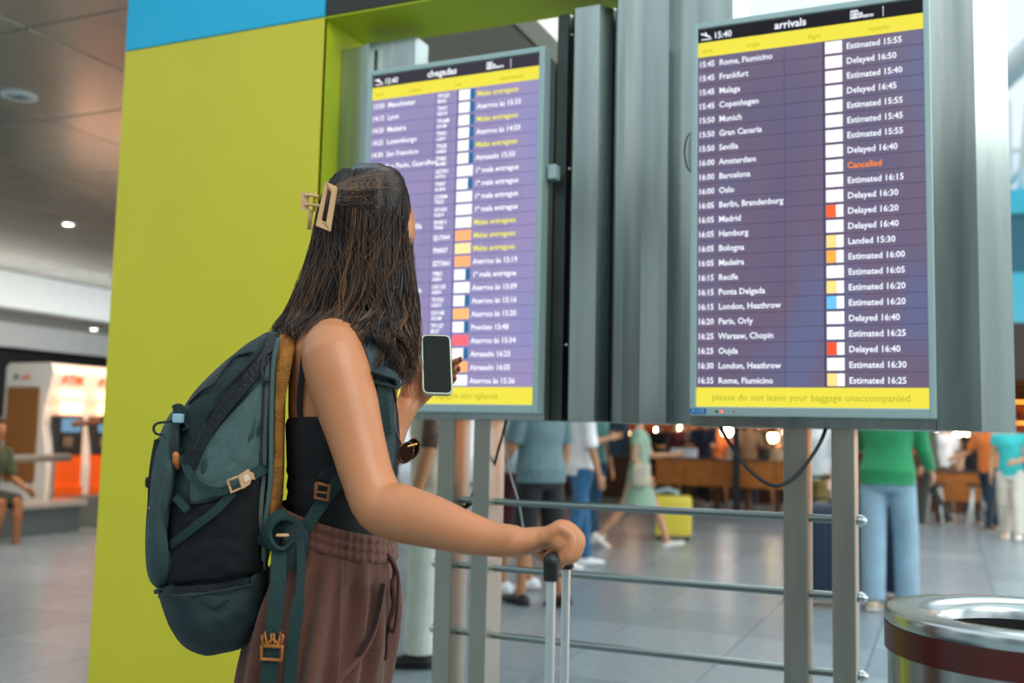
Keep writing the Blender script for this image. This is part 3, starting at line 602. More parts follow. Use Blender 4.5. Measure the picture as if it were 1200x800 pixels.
    for j in J:
        fd = j[4]; rt = [V(p) for p in ((0, 0, 0),)]; a = j[2]
        b = MB(); sd = X
        fu = (Z - fd * Z.dot(fd)).normalized()
        def rg(y, zc, w_, h_): return [a + fd * y * S + fu * (zc + h_ * sin(q) * (1 if sin(q) > 0 else .6)) * S + sd * cos(q) * w_ * S for q in [2 * pi * i / 14 for i in range(14)]]
        b.loft([rg(-.075, -.045, .024, .026), rg(-.06, -.042, .038, .045), rg(-.02, -.04, .042, .052), rg(.04, -.042, .044, .045), (rg(.10, -.05, .050, .032)), rg(.16, -.055, .046, .024), rg(.19, -.058, .028, .014)])
        so = b.build('shoe', sm_, root, True)
        q = MB().loft([rg(-.08, -.066, .036, .012), rg(0, -.066, .042, .012), rg(.1, -.068, .052, .012), rg(.19, -.068, .036, .012)]); q.build('sole', mat('sole ' + shoes, '#d9d6cf' if shoes != '#1b1d20' else '#202224', .7), so, True)
    hm = mat('hair ' + hair[0], hair[0], .45, bump=.6, bscale=30, stretch=(8, 8, .6), var=.2)
    hb = MB(); HT = lambda p: hc + hr @ (V(p) * S)
    rings = []
    for i in range(10):
        a = -.12 + (pi / 2 + .1) * i / 9 if i < 9 else pi / 2 - .02
        rings.append([HT((cos(q) * cos(a) * .084, sin(q) * cos(a) * (.100 if sin(q) > 0 else .108) - .010 - (.018 if sin(q) > .3 else 0) * max(0, 1 - a * 1.6), sin(a) * .122 + .012 + max(0, sin(q)) * .035 * cos(a) - max(0, -sin(q)) * .045 * cos(a))) for q in [2 * pi * k / 20 for k in range(20)]])
    hb.loft(rings)
    if hair[1] == 'long': hb.loft([ringat(HT((0, y, z)), rx * S, ry * S, X, Y) for z, rx, ry, y in ((.06, .075, .07, -.03), (-.02, .086, .06, -.045), (-.10, .088, .05, -.06), (-.18, .08, .04, -.07), (-.27, .055, .025, -.075))])
    if hair[1] == 'bun': hb.ell(HT((0, -.12, .05)), .04 * S, .035 * S, .04 * S)
    hb.build('hair', hm, root, True)
    if eye: eyes(root, hc, hr, S)
    return root, AJ, J
def head_to(a): return a            # heading given in degrees, 0 = away from the boards (+Y)
def at(px, py): p = onZ(px, py); return (p.x, p.y)
R_ = radians
# man behind the traveller
p4, aj, jj = person('man in pale shirt and loose white trousers standing behind the traveller\'s hip', at(503, 778), R_(112), 1.78, '#b07a55', ('#cfc8b8', .05), ('baggy', '#cfd6d0'), '#1b1d20', legs=((4, 2), (-3, 4)), fat=1.12, arms=((4, 8, 10), (18, 8, 45)), vox=.010)
MB().tube([aj[0][0].lerp(aj[0][1], .30), aj[0][0].lerp(aj[0][1], .62), aj[0][0].lerp(aj[0][1], .95)], [.0525, .0485, .043], 12, False).build('tattoo', mat('tattoo ink', '#5a4034', .6, var=.5, vscale=30), p4, True, label='dark tattoo on the upper arm')
# group behind the left posts
person('man in pale blue shirt and maroon shorts behind the left posts', at(600, 692), R_(100), 1.76, '#b98663', ('#b9cfdc', .24), ('shorts', '#4a1620'), '#e9eef0', legs=((5, 3), (-6, 4)), vox=.012)
pg, gj, _ = person('man in grey-teal t-shirt and black shorts with dark trainers', at(630, 709), R_(62), 1.80, '#b97f5c', ('#5f7b80', .27), ('shorts', '#14181a'), '#1b1d20', legs=((7, 4), (-7, 5)), arms=((10, 8, 30), (6, 14, 12)), fat=1.22, vox=.011)
person('person in white shirt and blue jeans with white shoes beyond the railing', at(679, 664), R_(-50), 1.75, '#b98663', ('#f0f3f6', .28), ('trousers', '#2f6690'), '#f2f4f6', legs=((9, 6), (-9, 4)), arms=((30, 8, 75), (6, 8, 10)), vox=.013)
person('person in aqua t-shirt and dark jeans behind the white shirt', at(695, 634), R_(-20), 1.74, '#c08a64', ('#79bdbb', .24), ('trousers', '#23506f'), '#c9cdd0', vox=.016)
pd, dj, _ = person('woman in sage green dress walking right with a navy backpack', at(748, 642), R_(-82), 1.66, '#cf9a76', ('#8fae98', .14), ('dress', '#8fae98'), '#f1efe9', ('#8a5a36', 'bun'), legs=((27, 8), (-24, 16)), arms=((25, 10, 70), (-4, 8, 40)), vox=.012)
nb = MB().box((-.15, -.34, .16), (.15, -.13, .60), .055); nb.v = [v + V((0, 0, 0.86)) for v in nb.v]
o = nb.build('small_backpack', cloth('navy', '#14283a'), None, True, 40); o.location = pd.location; o.rotation_euler = pd.rotation_euler; tag(o, 'navy blue backpack worn by the woman in the green dress', 'backpack')
hbm = MB().loft([ringat(V((.24, .06, z)), rx, .05, V((1, 0, 0)) * .5, V((0, 1, 0)) * 2) for z, rx in ((.70, .05), (.72, .09), (.82, .085), (.92, .055), (.95, .03))])
o = hbm.build('handbag', cloth('cream bag', '#cfc6b2'), None, True); o.location = pd.location; o.rotation_euler = pd.rotation_euler; tag(o, 'cream handbag hanging at the side of the green dress', 'handbag')
MB().tube(smooth_pts([V((.24, .10, .93)), V((.25, .06, 1.15)), V((.19, .0, 1.36)), V((.25, .0, 1.15)), V((.24, .02, .93))]), .006, 6).build('strap', cloth('cream bag', '#cfc6b2'), o, True)
def suitcase(lab, loc, rz, W, D, Hh, col, handle=.35, rib=True, group=None):
    root = empty('suitcase', loc, rz, label=lab, cat='suitcase', group=group); m = mat('shell ' + col, col, .35)
    MB().box((-W / 2, -D / 2, .055), (W / 2, D / 2, .055 + Hh), .035).build('shell', m, root, True, 40)
    if rib:
        for k in range(6):
            x = -W / 2 + W * (k + .9) / 6.8
            MB().box((x - .008, -D / 2 - .006, .11), (x + .008, -D / 2 + .01, Hh), .003).build('rib', m, root)
    for sx in (-1, 1):
        for sy in (-1, 1):
            MB().tube([(sx * (W / 2 - .05) - .012, sy * (D / 2 - .04), .026), (sx * (W / 2 - .05) + .012, sy * (D / 2 - .04), .026)], .026, 14, False).box((sx * (W / 2 - .05) - .018, sy * (D / 2 - .04) - .015, .03), (sx * (W / 2 - .05) + .018, sy * (D / 2 - .04) + .015, .07)).build('wheel', RUB, root, True, 40)
    MB().tube(smooth_pts([(-.06, 0, .05 + Hh), (-.05, 0, .085 + Hh), (.05, 0, .085 + Hh), (.06, 0, .05 + Hh)]), .009, 8).build('carry_handle', RUB, root, True)
    if handle:
        for sx in (-.07, .07): MB().tube([(sx, D / 2 - .03, .05 + Hh), (sx, D / 2 - .03, .05 + Hh + handle)], .007, 8, False).build('handle_pole', CHROME, root, True)
        MB().tube([(-.08, D / 2 - .03, .05 + Hh + handle), (.08, D / 2 - .03, .05 + Hh + handle)], .013, 10).build('grip', RUB, root, True)
    return root
yl = at(778, 634); suitcase('bright yellow hard suitcase behind the woman in the green dress', (yl[0] + .05, yl[1] + .25, 0), R_(15), .44, .27, .48, '#ecd74c', .0)
o = MB().tube(smooth_pts([(-.15, 0, .56), (0, .02, .60), (.14, .0, .57)]), [.03] * 6 + [.035] * 7, 8).build('folded_jacket', cloth('pale jacket', '#a9c3c9'), None, True) ; o.location = (yl[0] - .05, yl[1] + .25, 0); tag(o, 'pale jacket lying on top of the yellow suitcase', 'jacket')
# green jumper man and luggage
pm, mj, _ = person('man in green jumper and light blue jeans seen from behind', at(1042, 716), R_(-8), 1.86, '#c2906d', ('#1f8a55', .50), ('baggy', '#8fafc2'), '#c7b6a2', ('#4a3a2c', 'short'), legs=((-2, 2), (14, 12)), arms=((25, 8, 65), (15, 8, 40)), fat=1.12, vox=.010, lean=4)
sp_ = at(962, 712); suitcase('navy suitcase standing in the gap of the right steel posts', (sp_[0], sp_[1] + .15, 0), R_(20), .34, .24, .72, '#0f2740', .2)
sp_ = at(1022, 712); suitcase('dark navy suitcase between the legs of the man in green', (sp_[0] + .02, sp_[1] + .55, 0), R_(8), .48, .26, .80, '#0d2236', .2)
person('person in white shirt and ochre trousers seen between the right posts', at(962, 655), R_(150), 1.68, '#c08a64', ('#e6ecee', .40), ('baggy', '#8c7433'), '#d8d4c8', ('#8a5b34', 'long'), vox=.014)
# right edge people
person('woman in turquoise top and cream trousers walking at the right edge', at(1186, 632), R_(172), 1.68, '#c99670', ('#35b5b5', .12), ('baggy', '#d6cfc0'), '#efece4', ('#5a3a24', 'long'), legs=((8, 4), (-10, 14)), arms=((6, 6, 70, 40), (-4, 8, 15)), vox=.014, eye=True)
person('person in orange top and dark jeans left of the turquoise woman', at(1160, 622), R_(140), 1.72, '#b57f58', ('#e2762a', .24), ('trousers', '#16303f'), '#3a2a22', arms=((10, 30, 60), (10, 25, 60)), vox=.016, eye=True)
person('person in black vest and grey skirt behind the wooden table', at(1143, 613), R_(170), 1.66, '#c99a78', ('#141416', .02), ('tights', '#4a5f68'), '#222222', ('#2a1c14', 'long'), vox=.018)
person('person in olive coat standing right of the green jumper', at(1090, 616), R_(100), 1.76, '#b98663', ('#4a5142', .50), ('trousers', '#373c33'), '#3a332a', fat=1.2, vox=.016)
person('person in white t-shirt queueing behind the orange stall lights', at(1108, 606), R_(180), 1.72, '#c08a64', ('#e9ebee', .26), ('trousers', '#5c4a3c'), '#8a8f94', vox=.02)
person('person in beige top with brown hair beside the white t-shirt', at(1124, 604), R_(200), 1.66, '#c99a78', ('#b9a58c', .26), ('trousers', '#2b2b33'), '#8a8f94', ('#6a4020', 'long'), vox=.02)
# seated man and cash machine user at the left
person('seated man in olive t-shirt and shorts at the left edge', (-9.32, 7.46), R_(-90), 1.74, '#a4683f', ('#3e4a2c', .27), ('shorts', '#2c2f26'), '#5a3220', ('#2a1c14', 'short'), legs=((84, 84), (84, 96)), arms=((28, 6, 45), (20, 10, 50)), sit=.47, lean=12, vox=.012)
person('person in dark t-shirt using the cash machine beside the yellow panel', (-8.95, 9.15), R_(105), 1.78, '#8a5636', ('#16181a', .28), ('shorts', '#3a3a3c'), '#2a2220', ('#100c0a', 'short'), arms=((62, 6, 20), (10, 8, 20)), vox=.013)
# ================================================================ CAFE
WOOD = mat('warm oak board', '#ab6420', .45, var=.25, vscale=5, stretch=(1, 1, 8), bump=.1, bscale=20)
WOODD = mat('dark wood', '#4b2a12', .5, var=.2)
CY = 17.7
def long_table(lab, xa, xb, Y, zt, zb, n):
    root = empty('standing_table', (xa, Y, 0), label=lab, cat='table', group='wooden standing tables'); L = xb - xa
    MB().box((0, -.25, zt - .03), (L, .35, zt), .005).build('table_top', WOODD, root)
    for k in range(n): MB().box((L * k / n + .006, -.24, zb), (L * (k + 1) / n - .006, -.21, zt - .03), .003).build('front_plank', WOOD, root)
    for k in range(n + 1):
        x = min(max(L * k / n, .04), L - .04); MB().box((x - .04, .0, 0), (x + .04, .08, zt - .03)).build('leg', WOODD, root)
xa = onY(772, 590, CY).x; xb = onY(948, 590, CY).x
long_table('long oak standing table under warm cafe lights', xa, xb, CY, .90, .42, 5)
xa2 = onY(1096, 590, 17.5).x; long_table('short oak table right of the olive coat', xa2, xa2 + .66, 17.5, .82, .36, 1)
cfs = [('black top', '#15161a', '#14151c', '#2a1c14', 'long'), ('dark red dress', '#5e1f28', '#5e1f28', '#1c120c', 'long'), ('grey t-shirt', '#5d6468', '#2a3440', '#2a1c14', 'short'), ('navy shirt', '#1b2438', '#18181c', '#6a4020', 'short'),
       ('orange vest', '#d4672a', '#2a2622', '#2a1c14', 'long'), ('white shirt', '#e4e6ea', '#1c1c22', '#1c120c', 'short'), ('tan jumper', '#a57c58', '#31435c', '#8a5b34', 'long'), ('charcoal jacket', '#26282c', '#1c2026', '#2a1c14', 'short'), ('cream blouse', '#d9cdb6', '#6a4a34', '#5a3a24', 'long'), ('blue shirt', '#46627e', '#1f2530', '#2a1c14', 'short'), ('pale pink top', '#d6b2a4', '#3a3a40', '#2a1c14', 'long')]
for k, (nm, tc_, bc_, hc_, hs) in enumerate(cfs):
    px = 772 + k * 17.5; side = k % 2
    p = onY(px, 590, CY + .8 + .72 * (k % 3))
    person('cafe customer in %s at the long oak table, %s from the yellow suitcase' % (nm, 'first second third fourth fifth sixth seventh eighth ninth tenth eleventh'.split()[k]), (p.x, p.y), R_(160 + 37 * k % 90), 1.62 + .03 * (k % 4), '#c08a64', (tc_, .26), ('shorts' if k % 3 == 1 else 'trousers', bc_), '#8a8f94', (hc_, hs), arms=((30, 8, 60), (20, 8, 70)), vox=.022, group='customers at the long table')
cb = empty('cafe', (0, 0, 0), label='warm lit cafe shelves and counter behind the customers', cat='shop')
Y0 = 21.5; xl_, xr_ = -9.0, 2.1
MB().box((xl_, Y0, 0), (xr_, Y0 + .1, 3.2)).build('back_wall', mat('cafe wall', '#a85c22', .6, var=.3, vscale=2), cb)
MB().box((xl_, Y0 - 1.5, 0), (xr_, Y0 - 1.2, 1.05), .01).build('counter', WOODD, cb)
for z in (1.3, 1.7, 2.1): MB().box((xl_, Y0 - .3, z), (xr_, Y0, z + .03)).build('shelf', WOOD, cb)
GLW = emat('warm lit strip', '#ff9a3c', 5.5)
for z in (1.26, 1.66, 2.06): MB().box((xl_ + .2, Y0 - .28, z), (xr_ - .2, Y0 - .25, z + .025)).build('light_strip', GLW, cb)
MB().box((xl_, Y0 - 2.9, 2.35), (xr_, Y0 + .1, 3.3)).build('canopy', mat('dark canopy', '#201c1a', .6), cb)
bt = [mat('jar ' + c, c, .25) for c in ('#d98a2c', '#c9531f', '#e8d7a8', '#5a2f18', '#f2efe6', '#7c8f3a')]
for k in range(110):
    z = (1.33, 1.73)[k % 2]; x = xl_ + .2 + k * .118; r = random.uniform(.03, .055); hh = random.uniform(.14, .26)
    o = MB().lathe([(.001, 0), (r, 0), (r, hh * .65), (r * .45, hh * .8), (r * .45, hh), (.001, hh)], n=10).build('bottle', bt[random.randrange(6)], None, True, 40)
    o.location = (x, Y0 - .15, z); tag(o, 'bottle or jar standing on the lit cafe shelves', 'bottle', 'bottles on the cafe shelves')
BULB = emat('warm bulb', '#ffd9a0', 22); BULBW = emat('white bulb', '#fff3e0', 20)
for k, px in enumerate((742, 772, 792, 812, 836, 852, 876, 890, 905, 922, 938, 1096, 1112, 1122, 1136, 1150)):
    Yp = 18.9 + (k * 7 % 5) * .35; z = 1.30 + .09 * ((k * 5) % 4); p = onY(px, 510, Yp); zz = z
    root = empty('pendant_lamp', (p.x, Yp, zz), label='%s glowing pendant lamp above the cafe counter, %s from the left' % (('white', 'amber')[k % 2 == 0], 'first second third fourth fifth sixth seventh eighth ninth tenth eleventh twelfth thirteenth fourteenth fifteenth sixteenth'.split()[k]), cat='lamp', group='cafe pendant lamps')
    r = .065 + .02 * (k % 3)
    MB().ell((0, 0, 0), r, r, r * .9).build('bulb', BULBW if k % 2 else BULB, root, True)
    MB().lathe([(r * .5, r * .75), (r * .9, r * .6), (r * .4, r * 1.3), (.012, r * 1.6), (.012, 2.35 - zz)], n=12, closed=False).build('cord', WOODD, root, True)
o = MB().box((-.22, -.12, 0), (.22, .12, .16), .01).build('menu_box', mat('white card', '#dfe8f2', .5), None); q = onY(801, 546, CY); o.location = (q.x, CY + .02, .90); tag(o, 'white box standing on the long oak table', 'box')
cp = onY(863, 590, 17.2); o = MB().box((-.06, -.06, 0), (.06, .06, 2.6), .005).build('slim_pillar', mat('dark pillar', '#1a1f1f', .4)); o.location = (cp.x, 17.2, 0); tag(o, 'slim dark pillar in front of the long oak table', 'pillar')
sb = onY(1150, 590, 17.5)
for k in range(2):
    root = empty('cafe_stool', (xa2 + .0 + k * .62, 16.85, 0), label='white legged stool by the short oak table, %s from the left' % ('first', 'second', 'third')[k], cat='stool')
    MB().lathe([(.001, .62), (.17, .62), (.18, .64), (.17, .66), (.001, .66)], n=20).build('seat', WOODD, root, True)
    for a in range(4): MB().tube([(cos(a * pi / 2 + .6) * .10, sin(a * pi / 2 + .6) * .10, .62), (cos(a * pi / 2 + .6) * .2, sin(a * pi / 2 + .6) * .2, .01)], .016, 8, False).build('leg', WHITE, root, True)
# ================================================================ THE TRAVELLER
SK = mat('traveller skin', '#c08056', .42, sss=.18, var=.05, vscale=12, bump=.03, bscale=300)
D0 = 1.86
base = P(400, 640, D0); WR = empty('person', (base.x, base.y, 0), label='woman traveller with long brown hair, black vest, brown trousers and phone, seen from behind', cat='person')
BO = V((base.x, base.y, 0))
def L_(v): return V(v) - BO              # world -> traveller's frame
def row(y, xl, xr, dc, hd, n=48, pw=2.0, dx=0):
    "ellipse ring at pixel row y spanning xl..xr, centred at depth dc with half depth hd"
    c = P((xl + xr) / 2, y, dc); ru = (xr - xl) / 2 * dc / FPX; out = []
    for k in range(n):
        a = 2 * pi * k / n; ca, sa = cos(a), sin(a); e = 2 / pw
        out.append(L_(c + CUh * ru * abs(ca) ** e * (1 if ca > 0 else -1) + CVh * hd * abs(sa) ** e * (1 if sa > 0 else -1)))
    return out
def rows(tab, **k): return [row(*t, **k) for t in tab]
body = MB()
TN = 1
TORSO = [(760, 322, 438, 1.86, .135), (700, 328, 448, 1.86, .150), (650, 336, 454, 1.86, .146), (605, 342, 456, 1.86, .128), (560, 343, 460, 1.86, .130), (520, 342, 465, 1.86, .142), (480, 341, 462, 1.87, .152), (445, 342, 456, 1.88, .160), (415, 346, 446, 1.88, .165), (395, 356, 436, 1.88, .150), (382, 372, 432, 1.88, .10), (372, 386, 432, 1.88, .066)]
body.loft(rows(TORSO))
body.tube([L_(P(405, 392, 1.88)), L_(P(412, 355, 1.885)), L_(P(426, 315, 1.89))], [.062, .052, .053], 16)
# head
HF = (CUh * cos(radians(72)) + CVh * sin(radians(72))).normalized(); HU = (V((0, 0, 1)) - CUh * .02 + HF * .02).normalized(); HX = HF.cross(HU).normalized()
HR = Matrix((HX, HF, HU)).transposed(); HC = P(438.5, 270, 1.885)
head_shapes(body, L_(HC), HR, 1.02)
# right arm to the suitcase handle
ARM = [((398, 402), 1.80, .050), ((391, 412), 1.745, .056), ((397, 440), 1.725, .057), ((407, 475), 1.71, .054), ((418, 515), 1.69, .0475), ((431, 560), 1.665, .0435), ((446, 592), 1.645, .0455), ((470, 601), 1.625, .0475), ((505, 611), 1.60, .0425), ((545, 624), 1.57, .034), ((580, 632), 1.55, .0265), ((604, 634), 1.535, .0245)]
body.tube(smooth_pts([L_(P(p[0], p[1], d)) for p, d, r in ARM], 3), [r for i in range(len(ARM) - 1) for r in [ARM[i][2] * (1 - t) + ARM[i + 1][2] * t for t in (0, 1 / 3, 2 / 3)]] + [ARM[-1][2]], 32)
# right hand: fist on the grip (bar runs away from the camera)
G0, G1 = L_(P(646.5, 656, 1.50)), L_(P(664, 646, 1.635))
gx = (G1 - G0).normalized(); wr = L_(P(604, 634, 1.535))
def q3(x, y, d): return L_(P(x, y, d))
palm_rings = []
for (x, y, d, hv, hz_) in ((602, 635, 1.535, .027, .0240), (618, 635, 1.54, .032, .0250), (634, 632, 1.545, .038, .0220), (648, 628, 1.55, .041, .0195), (660, 625, 1.552, .039, .0165)):
    c = q3(x, y, d); palm_rings.append([c + gx * hv * cos(a) + (V((0, 0, 1)) * .93 + CUh * .36).normalized() * hz_ * sin(a) for a in [2 * pi * k / 16 for k in range(16)]])
body.loft(palm_rings)
FR = ((1.512, 0, 1.0), (1.539, 1, -3), (1.566, 2, -2.5), (1.592, 3, 2))
for dk, i, dy in FR:   # little, ring, middle, index
    ox = i * 3.0 - 1.5; L = (.90, 1.0, 1.05, 1.0)[i]
    pts = [q3(636 + ox, 630 + dy, dk + .003), q3(650 + ox, 621 + dy, dk), q3(659 + ox, 618 + dy * .8, dk), q3(658 + 13.5 * L + ox, 629 + dy * .5, dk), q3(656 + 14 * L + ox, 643, dk - .004), q3(655 + 8 * L + ox, 654, dk - .004), q3(650 + ox, 656, dk), q3(644 + ox, 652, dk + .002)]
    body.tube(smooth_pts(pts, 3), [.0098] * 6 + [.0101] * 4 + [.0100] * 5 + [.0088] * 4 + [.0082] * 3, 10)
body.tube([q3(654, 634, 1.520), q3(656, 634, 1.580)], .0185, 14)
body.tube([q3(622, 638, 1.575), q3(634, 645, 1.60), q3(646, 654, 1.595), q3(656, 660, 1.575)], [.0155, .0145, .0125, .0100], 10)
# left arm behind the torso, hand under the phone
LA = [((430, 402), 1.98, .05), ((437, 415), 2.03, .054), ((440, 455), 2.05, .047), ((437, 500), 2.07, .041), ((436, 535), 2.07, .041), ((450, 520), 2.08, .040), ((462, 497), 2.09, .032), ((478, 474), 2.10, .0255)]
body.tube(smooth_pts([L_(P(p[0], p[1], d)) for p, d, r in LA], 3), [r for i in range(len(LA) - 1) for r in [LA[i][2] * (1 - t) + LA[i + 1][2] * t for t in (0, 1 / 3, 2 / 3)]] + [LA[-1][2]], 16)
def mpts(l): return [q3(*p) for p in l]
body.loft([[q3(x, y, d) + (CUh * .72 - V((0, 0, 1)) * .62) * hw * cos(a) + CVh * .014 * sin(a) for a in [2 * pi * k / 14 for k in range(14)]] for x, y, d, hw in ((474, 479, 2.10, .024), (482, 466, 2.105, .032), (490, 452, 2.11, .040), (500, 442, 2.115, .042), (510, 434, 2.12, .036))])
body.tube(mpts([(478, 462, 2.095), (480, 448, 2.09), (485, 435, 2.085), (490, 424, 2.082)]), [.0155, .0125, .0105, .0085], 10)   # thumb
for pts in ([(505, 440, 2.12), (520, 430, 2.135), (531, 427, 2.125), (537, 422, 2.10)], [(506, 447, 2.12), (519, 440, 2.135), (530, 438, 2.125), (535, 433, 2.10)], [(504, 454, 2.12), (516, 449, 2.135), (526, 449, 2.125), (531, 444, 2.10)], [(498, 460, 2.118), (510, 458, 2.13), (520, 458, 2.122), (524, 452, 2.10)]):
    body.tube(smooth_pts(mpts(pts), 2), [.0095, .0095, .009, .0088, .0085, .0080, .0074], 10)
# legs
for sgn, dd, xs in ((-1, 1.79, 0), (1, 1.93, 4)):
    pts = [P(383 + xs, 720, dd), P(378 + xs, 860, dd), P(382 + xs, 985, dd), P(376 + xs, 1080, dd), P(374 + xs, 1180, dd)]
    fz = ORI.z - pts[-1].z
    body.tube([L_(p) for p in pts], [.070, .066, .052, .052, .036], 14)
    an = V((L_(pts[-1]).x, L_(pts[-1]).y, .085)); body.tube([L_(pts[-1]), an], [.037, .034], 12); body.tube([an - CUh * .03 - V((0, 0, .045)), an + CUh * .07 - V((0, 0, .045)), an + CUh * .15 - V((0, 0, .055))], [.036, .033, .024], 10)
    sh = MB(); 
    def rg(y, zc, w_, h_): return [an + CUh * y + V((0, 0, zc + h_ * sin(q) * (1 if sin(q) > 0 else .6))) + CVh * cos(q) * w_ for q in [2 * pi * i / 14 for i in range(14)]]
    sh.loft([rg(-.075, -.045, .024, .03), rg(-.06, -.042, .038, .045), rg(-.02, -.04, .042, .052), rg(.04, -.042, .044, .045), rg(.10, -.05, .050, .032), rg(.16, -.055, .046, .024), rg(.19, -.058, .028, .014)])
    sh.build('shoe', mat('white sneaker', '#e6e4de', .6), WR, True)
remesh(body, 'body', .0033, SK, WR, 3)
eyes(WR, L_(HC), HR, 1.02)
# nails
NAIL = mat('nail polish', '#7a3b35', .25)
for p in ((539.5, 421, 2.094), (537.5, 432, 2.094), (533, 443, 2.094)):
    MB().ell(q3(*p), .0045, .004, .0065, None, 10, 6).build('nail', NAIL, WR, True)
# vest
n = 56
VEST = MB(); BLK = mat('black ribbed vest', '#08090b', .8, bump=.15, bscale=120, wave='X')
def torso_at(y):
    for a, b in zip(TORSO[:-1], TORSO[1:]):
        if a[0] >= y >= b[0]:
            t = (a[0] - y) / (a[0] - b[0]); return [a[i] * (1 - t) + b[i] * t for i in range(5)]
    return TORSO[-1]
def vring(yf, pad, n=n):
    out = []
    for k in range(n):
        a = 2 * pi * k / n; y = yf(a); _, xl, xr, dc, hd = torso_at(y); xl, xr = xl - pad * 630, xr + pad * 640
        c = P((xl + xr) / 2, y, dc); ru = (xr - xl) / 2 * dc / FPX
        out.append(L_(c + CUh * ru * cos(a) + CVh * (hd + pad) * sin(a)))
    return out
def top_y(a):   # top hem: low at the near back, high at the front
    f = max(0, cos(a - .25)); return 494 - 52 * f ** 1.5 + 4 * sin(a * 1)
def bot_y(a): return 640 + 6 * cos(a)
rr = []
for i in range(25):
    t = i / 24; pad = .006 + (.0018 * sin(i * 2.1) if .4 < t < .95 else 0) + (-.004 if i == 0 else 0)
    rr.append(vring(lambda a: top_y(a) * (1 - t) + bot_y(a) * t, pad))
VEST.loft(rr, cap=False)
VEST.build('vest', BLK, WR, True)
def surf(x, y, out=.004):
    "point on the near side of the torso at pixel x, y"
    _, xl, xr, dc, hd = torso_at(y); t = max(-1, min(1, (x - (xl + xr) / 2) / ((xr - xl) / 2))); return P(x, y, dc - (hd) * sqrt(max(0, 1 - t * t)) - out)
MB().ribbon(smooth_pts([L_(P(364, 390, 1.74)), L_(P(357, 412, 1.735)), L_(P(353, 445, 1.73)), L_(P(351, 475, 1.735)), L_(P(353, 500, 1.74))]), .010, .003, -CVh - CUh * .3).build('shoulder_strap', BLK, WR)
MB().ribbon(smooth_pts([L_(P(452, 412, 1.80)), L_(P(459, 440, 1.82)), L_(P(464, 470, 1.84))]), .012, .003, CUh).build('shoulder_strap', BLK, WR)
# trousers
TROU = mat('brown gauze trousers', '#613a2b', .88, bump=.30, bscale=220, var=.10, vscale=14, sheen=.2)
tr_ = MB(); n = 96; rr = []
TR_T = [(617, 333, 461, 1.86, .148), (640, 329, 462, 1.86, .156), (665, 322, 463, 1.86, .168), (700, 309, 463, 1.86, .184), (745, 296, 460, 1.86, .192), (800, 286, 452, 1.86, .196), (870, 290, 448, 1.86, .196), (960, 300, 446, 1.86, .19)]
def tr_at(y):
    for a, b in zip(TR_T[:-1], TR_T[1:]):
        if a[0] <= y <= b[0]:
            t = (y - a[0]) / (b[0] - a[0]); return [a[i] * (1 - t) + b[i] * t for i in range(5)]
    return TR_T[-1] if y > TR_T[0][0] else TR_T[0]
def wb(a): return 18 * cos(a) - 3                   # waistband slopes down to the front
def tring(y0, k_, fold, amp, n=n):
    out = []
    for k in range(n):
        a = 2 * pi * k / n; y = y0 + wb(a) * k_; _, xl, xr, dc, hd = tr_at(y); c = P((xl + xr) / 2, y, dc); ru = (xr - xl) / 2 * dc / FPX
        f = amp * (fold(a, y))
        out.append(L_(c + CUh * (ru + f) * cos(a) + CVh * (hd + f) * sin(a)))
    return out
fold1 = lambda a, y: sin(a * 48 + 1.3 * sin(a * 5)) * .6 + .4 * sin(a * 31)
def foldL(a, y): t = (y - 640) / 200; return sin(a * 13 + t * 1.2) * .55 + .45 * sin(a * 21 - t * 2 + 1) + .35 * noise.noise(V((a * 3, t * 4, 2)))
waist = MB(); wr_ = []
for i in range(13):
    t = i / 12; y = 609 + 30 * t; wr_.append(tring(y, 1, fold1, .0011 + .0012 * abs(sin(t * pi * 3)), 288))
    off = .004 * abs(sin(t * pi * 3)) + .002
    cc = sum(wr_[-1], V()) / 288; wr_[-1] = [p + (p - cc).normalized() * off for p in wr_[-1]]
waist.loft(wr_, cap=False); waist.build('waistband', TROU, WR, True)
rr = []
for i in range(30):
    t = i / 29; y = 637 + (960 - 637) * t ** 1.15
    rr.append(tring(y, 1 * max(0, 1 - t * 2.2), lambda a, yy: foldL(a, yy) * min(1, t * 5 + .3), .007 if t < .12 else .013, 192))
tr_.loft(rr, cap=False); tr_.build('trousers', TROU, WR, True)
for dd, xs in ((1.79, 0), (1.93, 4)):
    pts = [P(376 + xs, 900, dd), P(380 + xs, 985, dd), P(376 + xs, 1080, dd), P(374 + xs, 1210, dd)]
    MB().tube([L_(p) for p in pts], [.11, .10, .095, .09], 24, False).build('trouser_leg', TROU, WR, True)
def tsurf(x, y, out=.004):
    _, xl, xr, dc, hd = tr_at(y); t = max(-.98, min(.98, (x - (xl + xr) / 2) / ((xr - xl) / 2))); return L_(P(x, y, dc - hd * sqrt(1 - t * t) - out))
MB().tube(smooth_pts([tsurf(450, 684, .004), tsurf(446, 712, .004), tsurf(438, 742, .005), tsurf(424, 768, .006), tsurf(404, 790, .006), tsurf(396, 800, .006)]), .0035, 8).build('pocket_edge', TROU, WR, True)
MB().ribbon(smooth_pts([tsurf(448.5, 684, .002), tsurf(443.5, 712, .003), tsurf(435, 741, .004), tsurf(421, 767, .004)]), .009, .004, -CVh).build('pocket_shade', mat('pocket slit shade', '#2b1712', .9), WR)  # dark ribbon stands in for the shade inside the pocket slit
MB().tube(smooth_pts([tsurf(401, 660, .003), tsurf(399, 720, .004), tsurf(396, 800, .004), tsurf(394, 880, .004)]), .0022, 6).build('side_seam', TROU, WR, True)
CORD = mat('brown cord', '#4a2a22', .9)
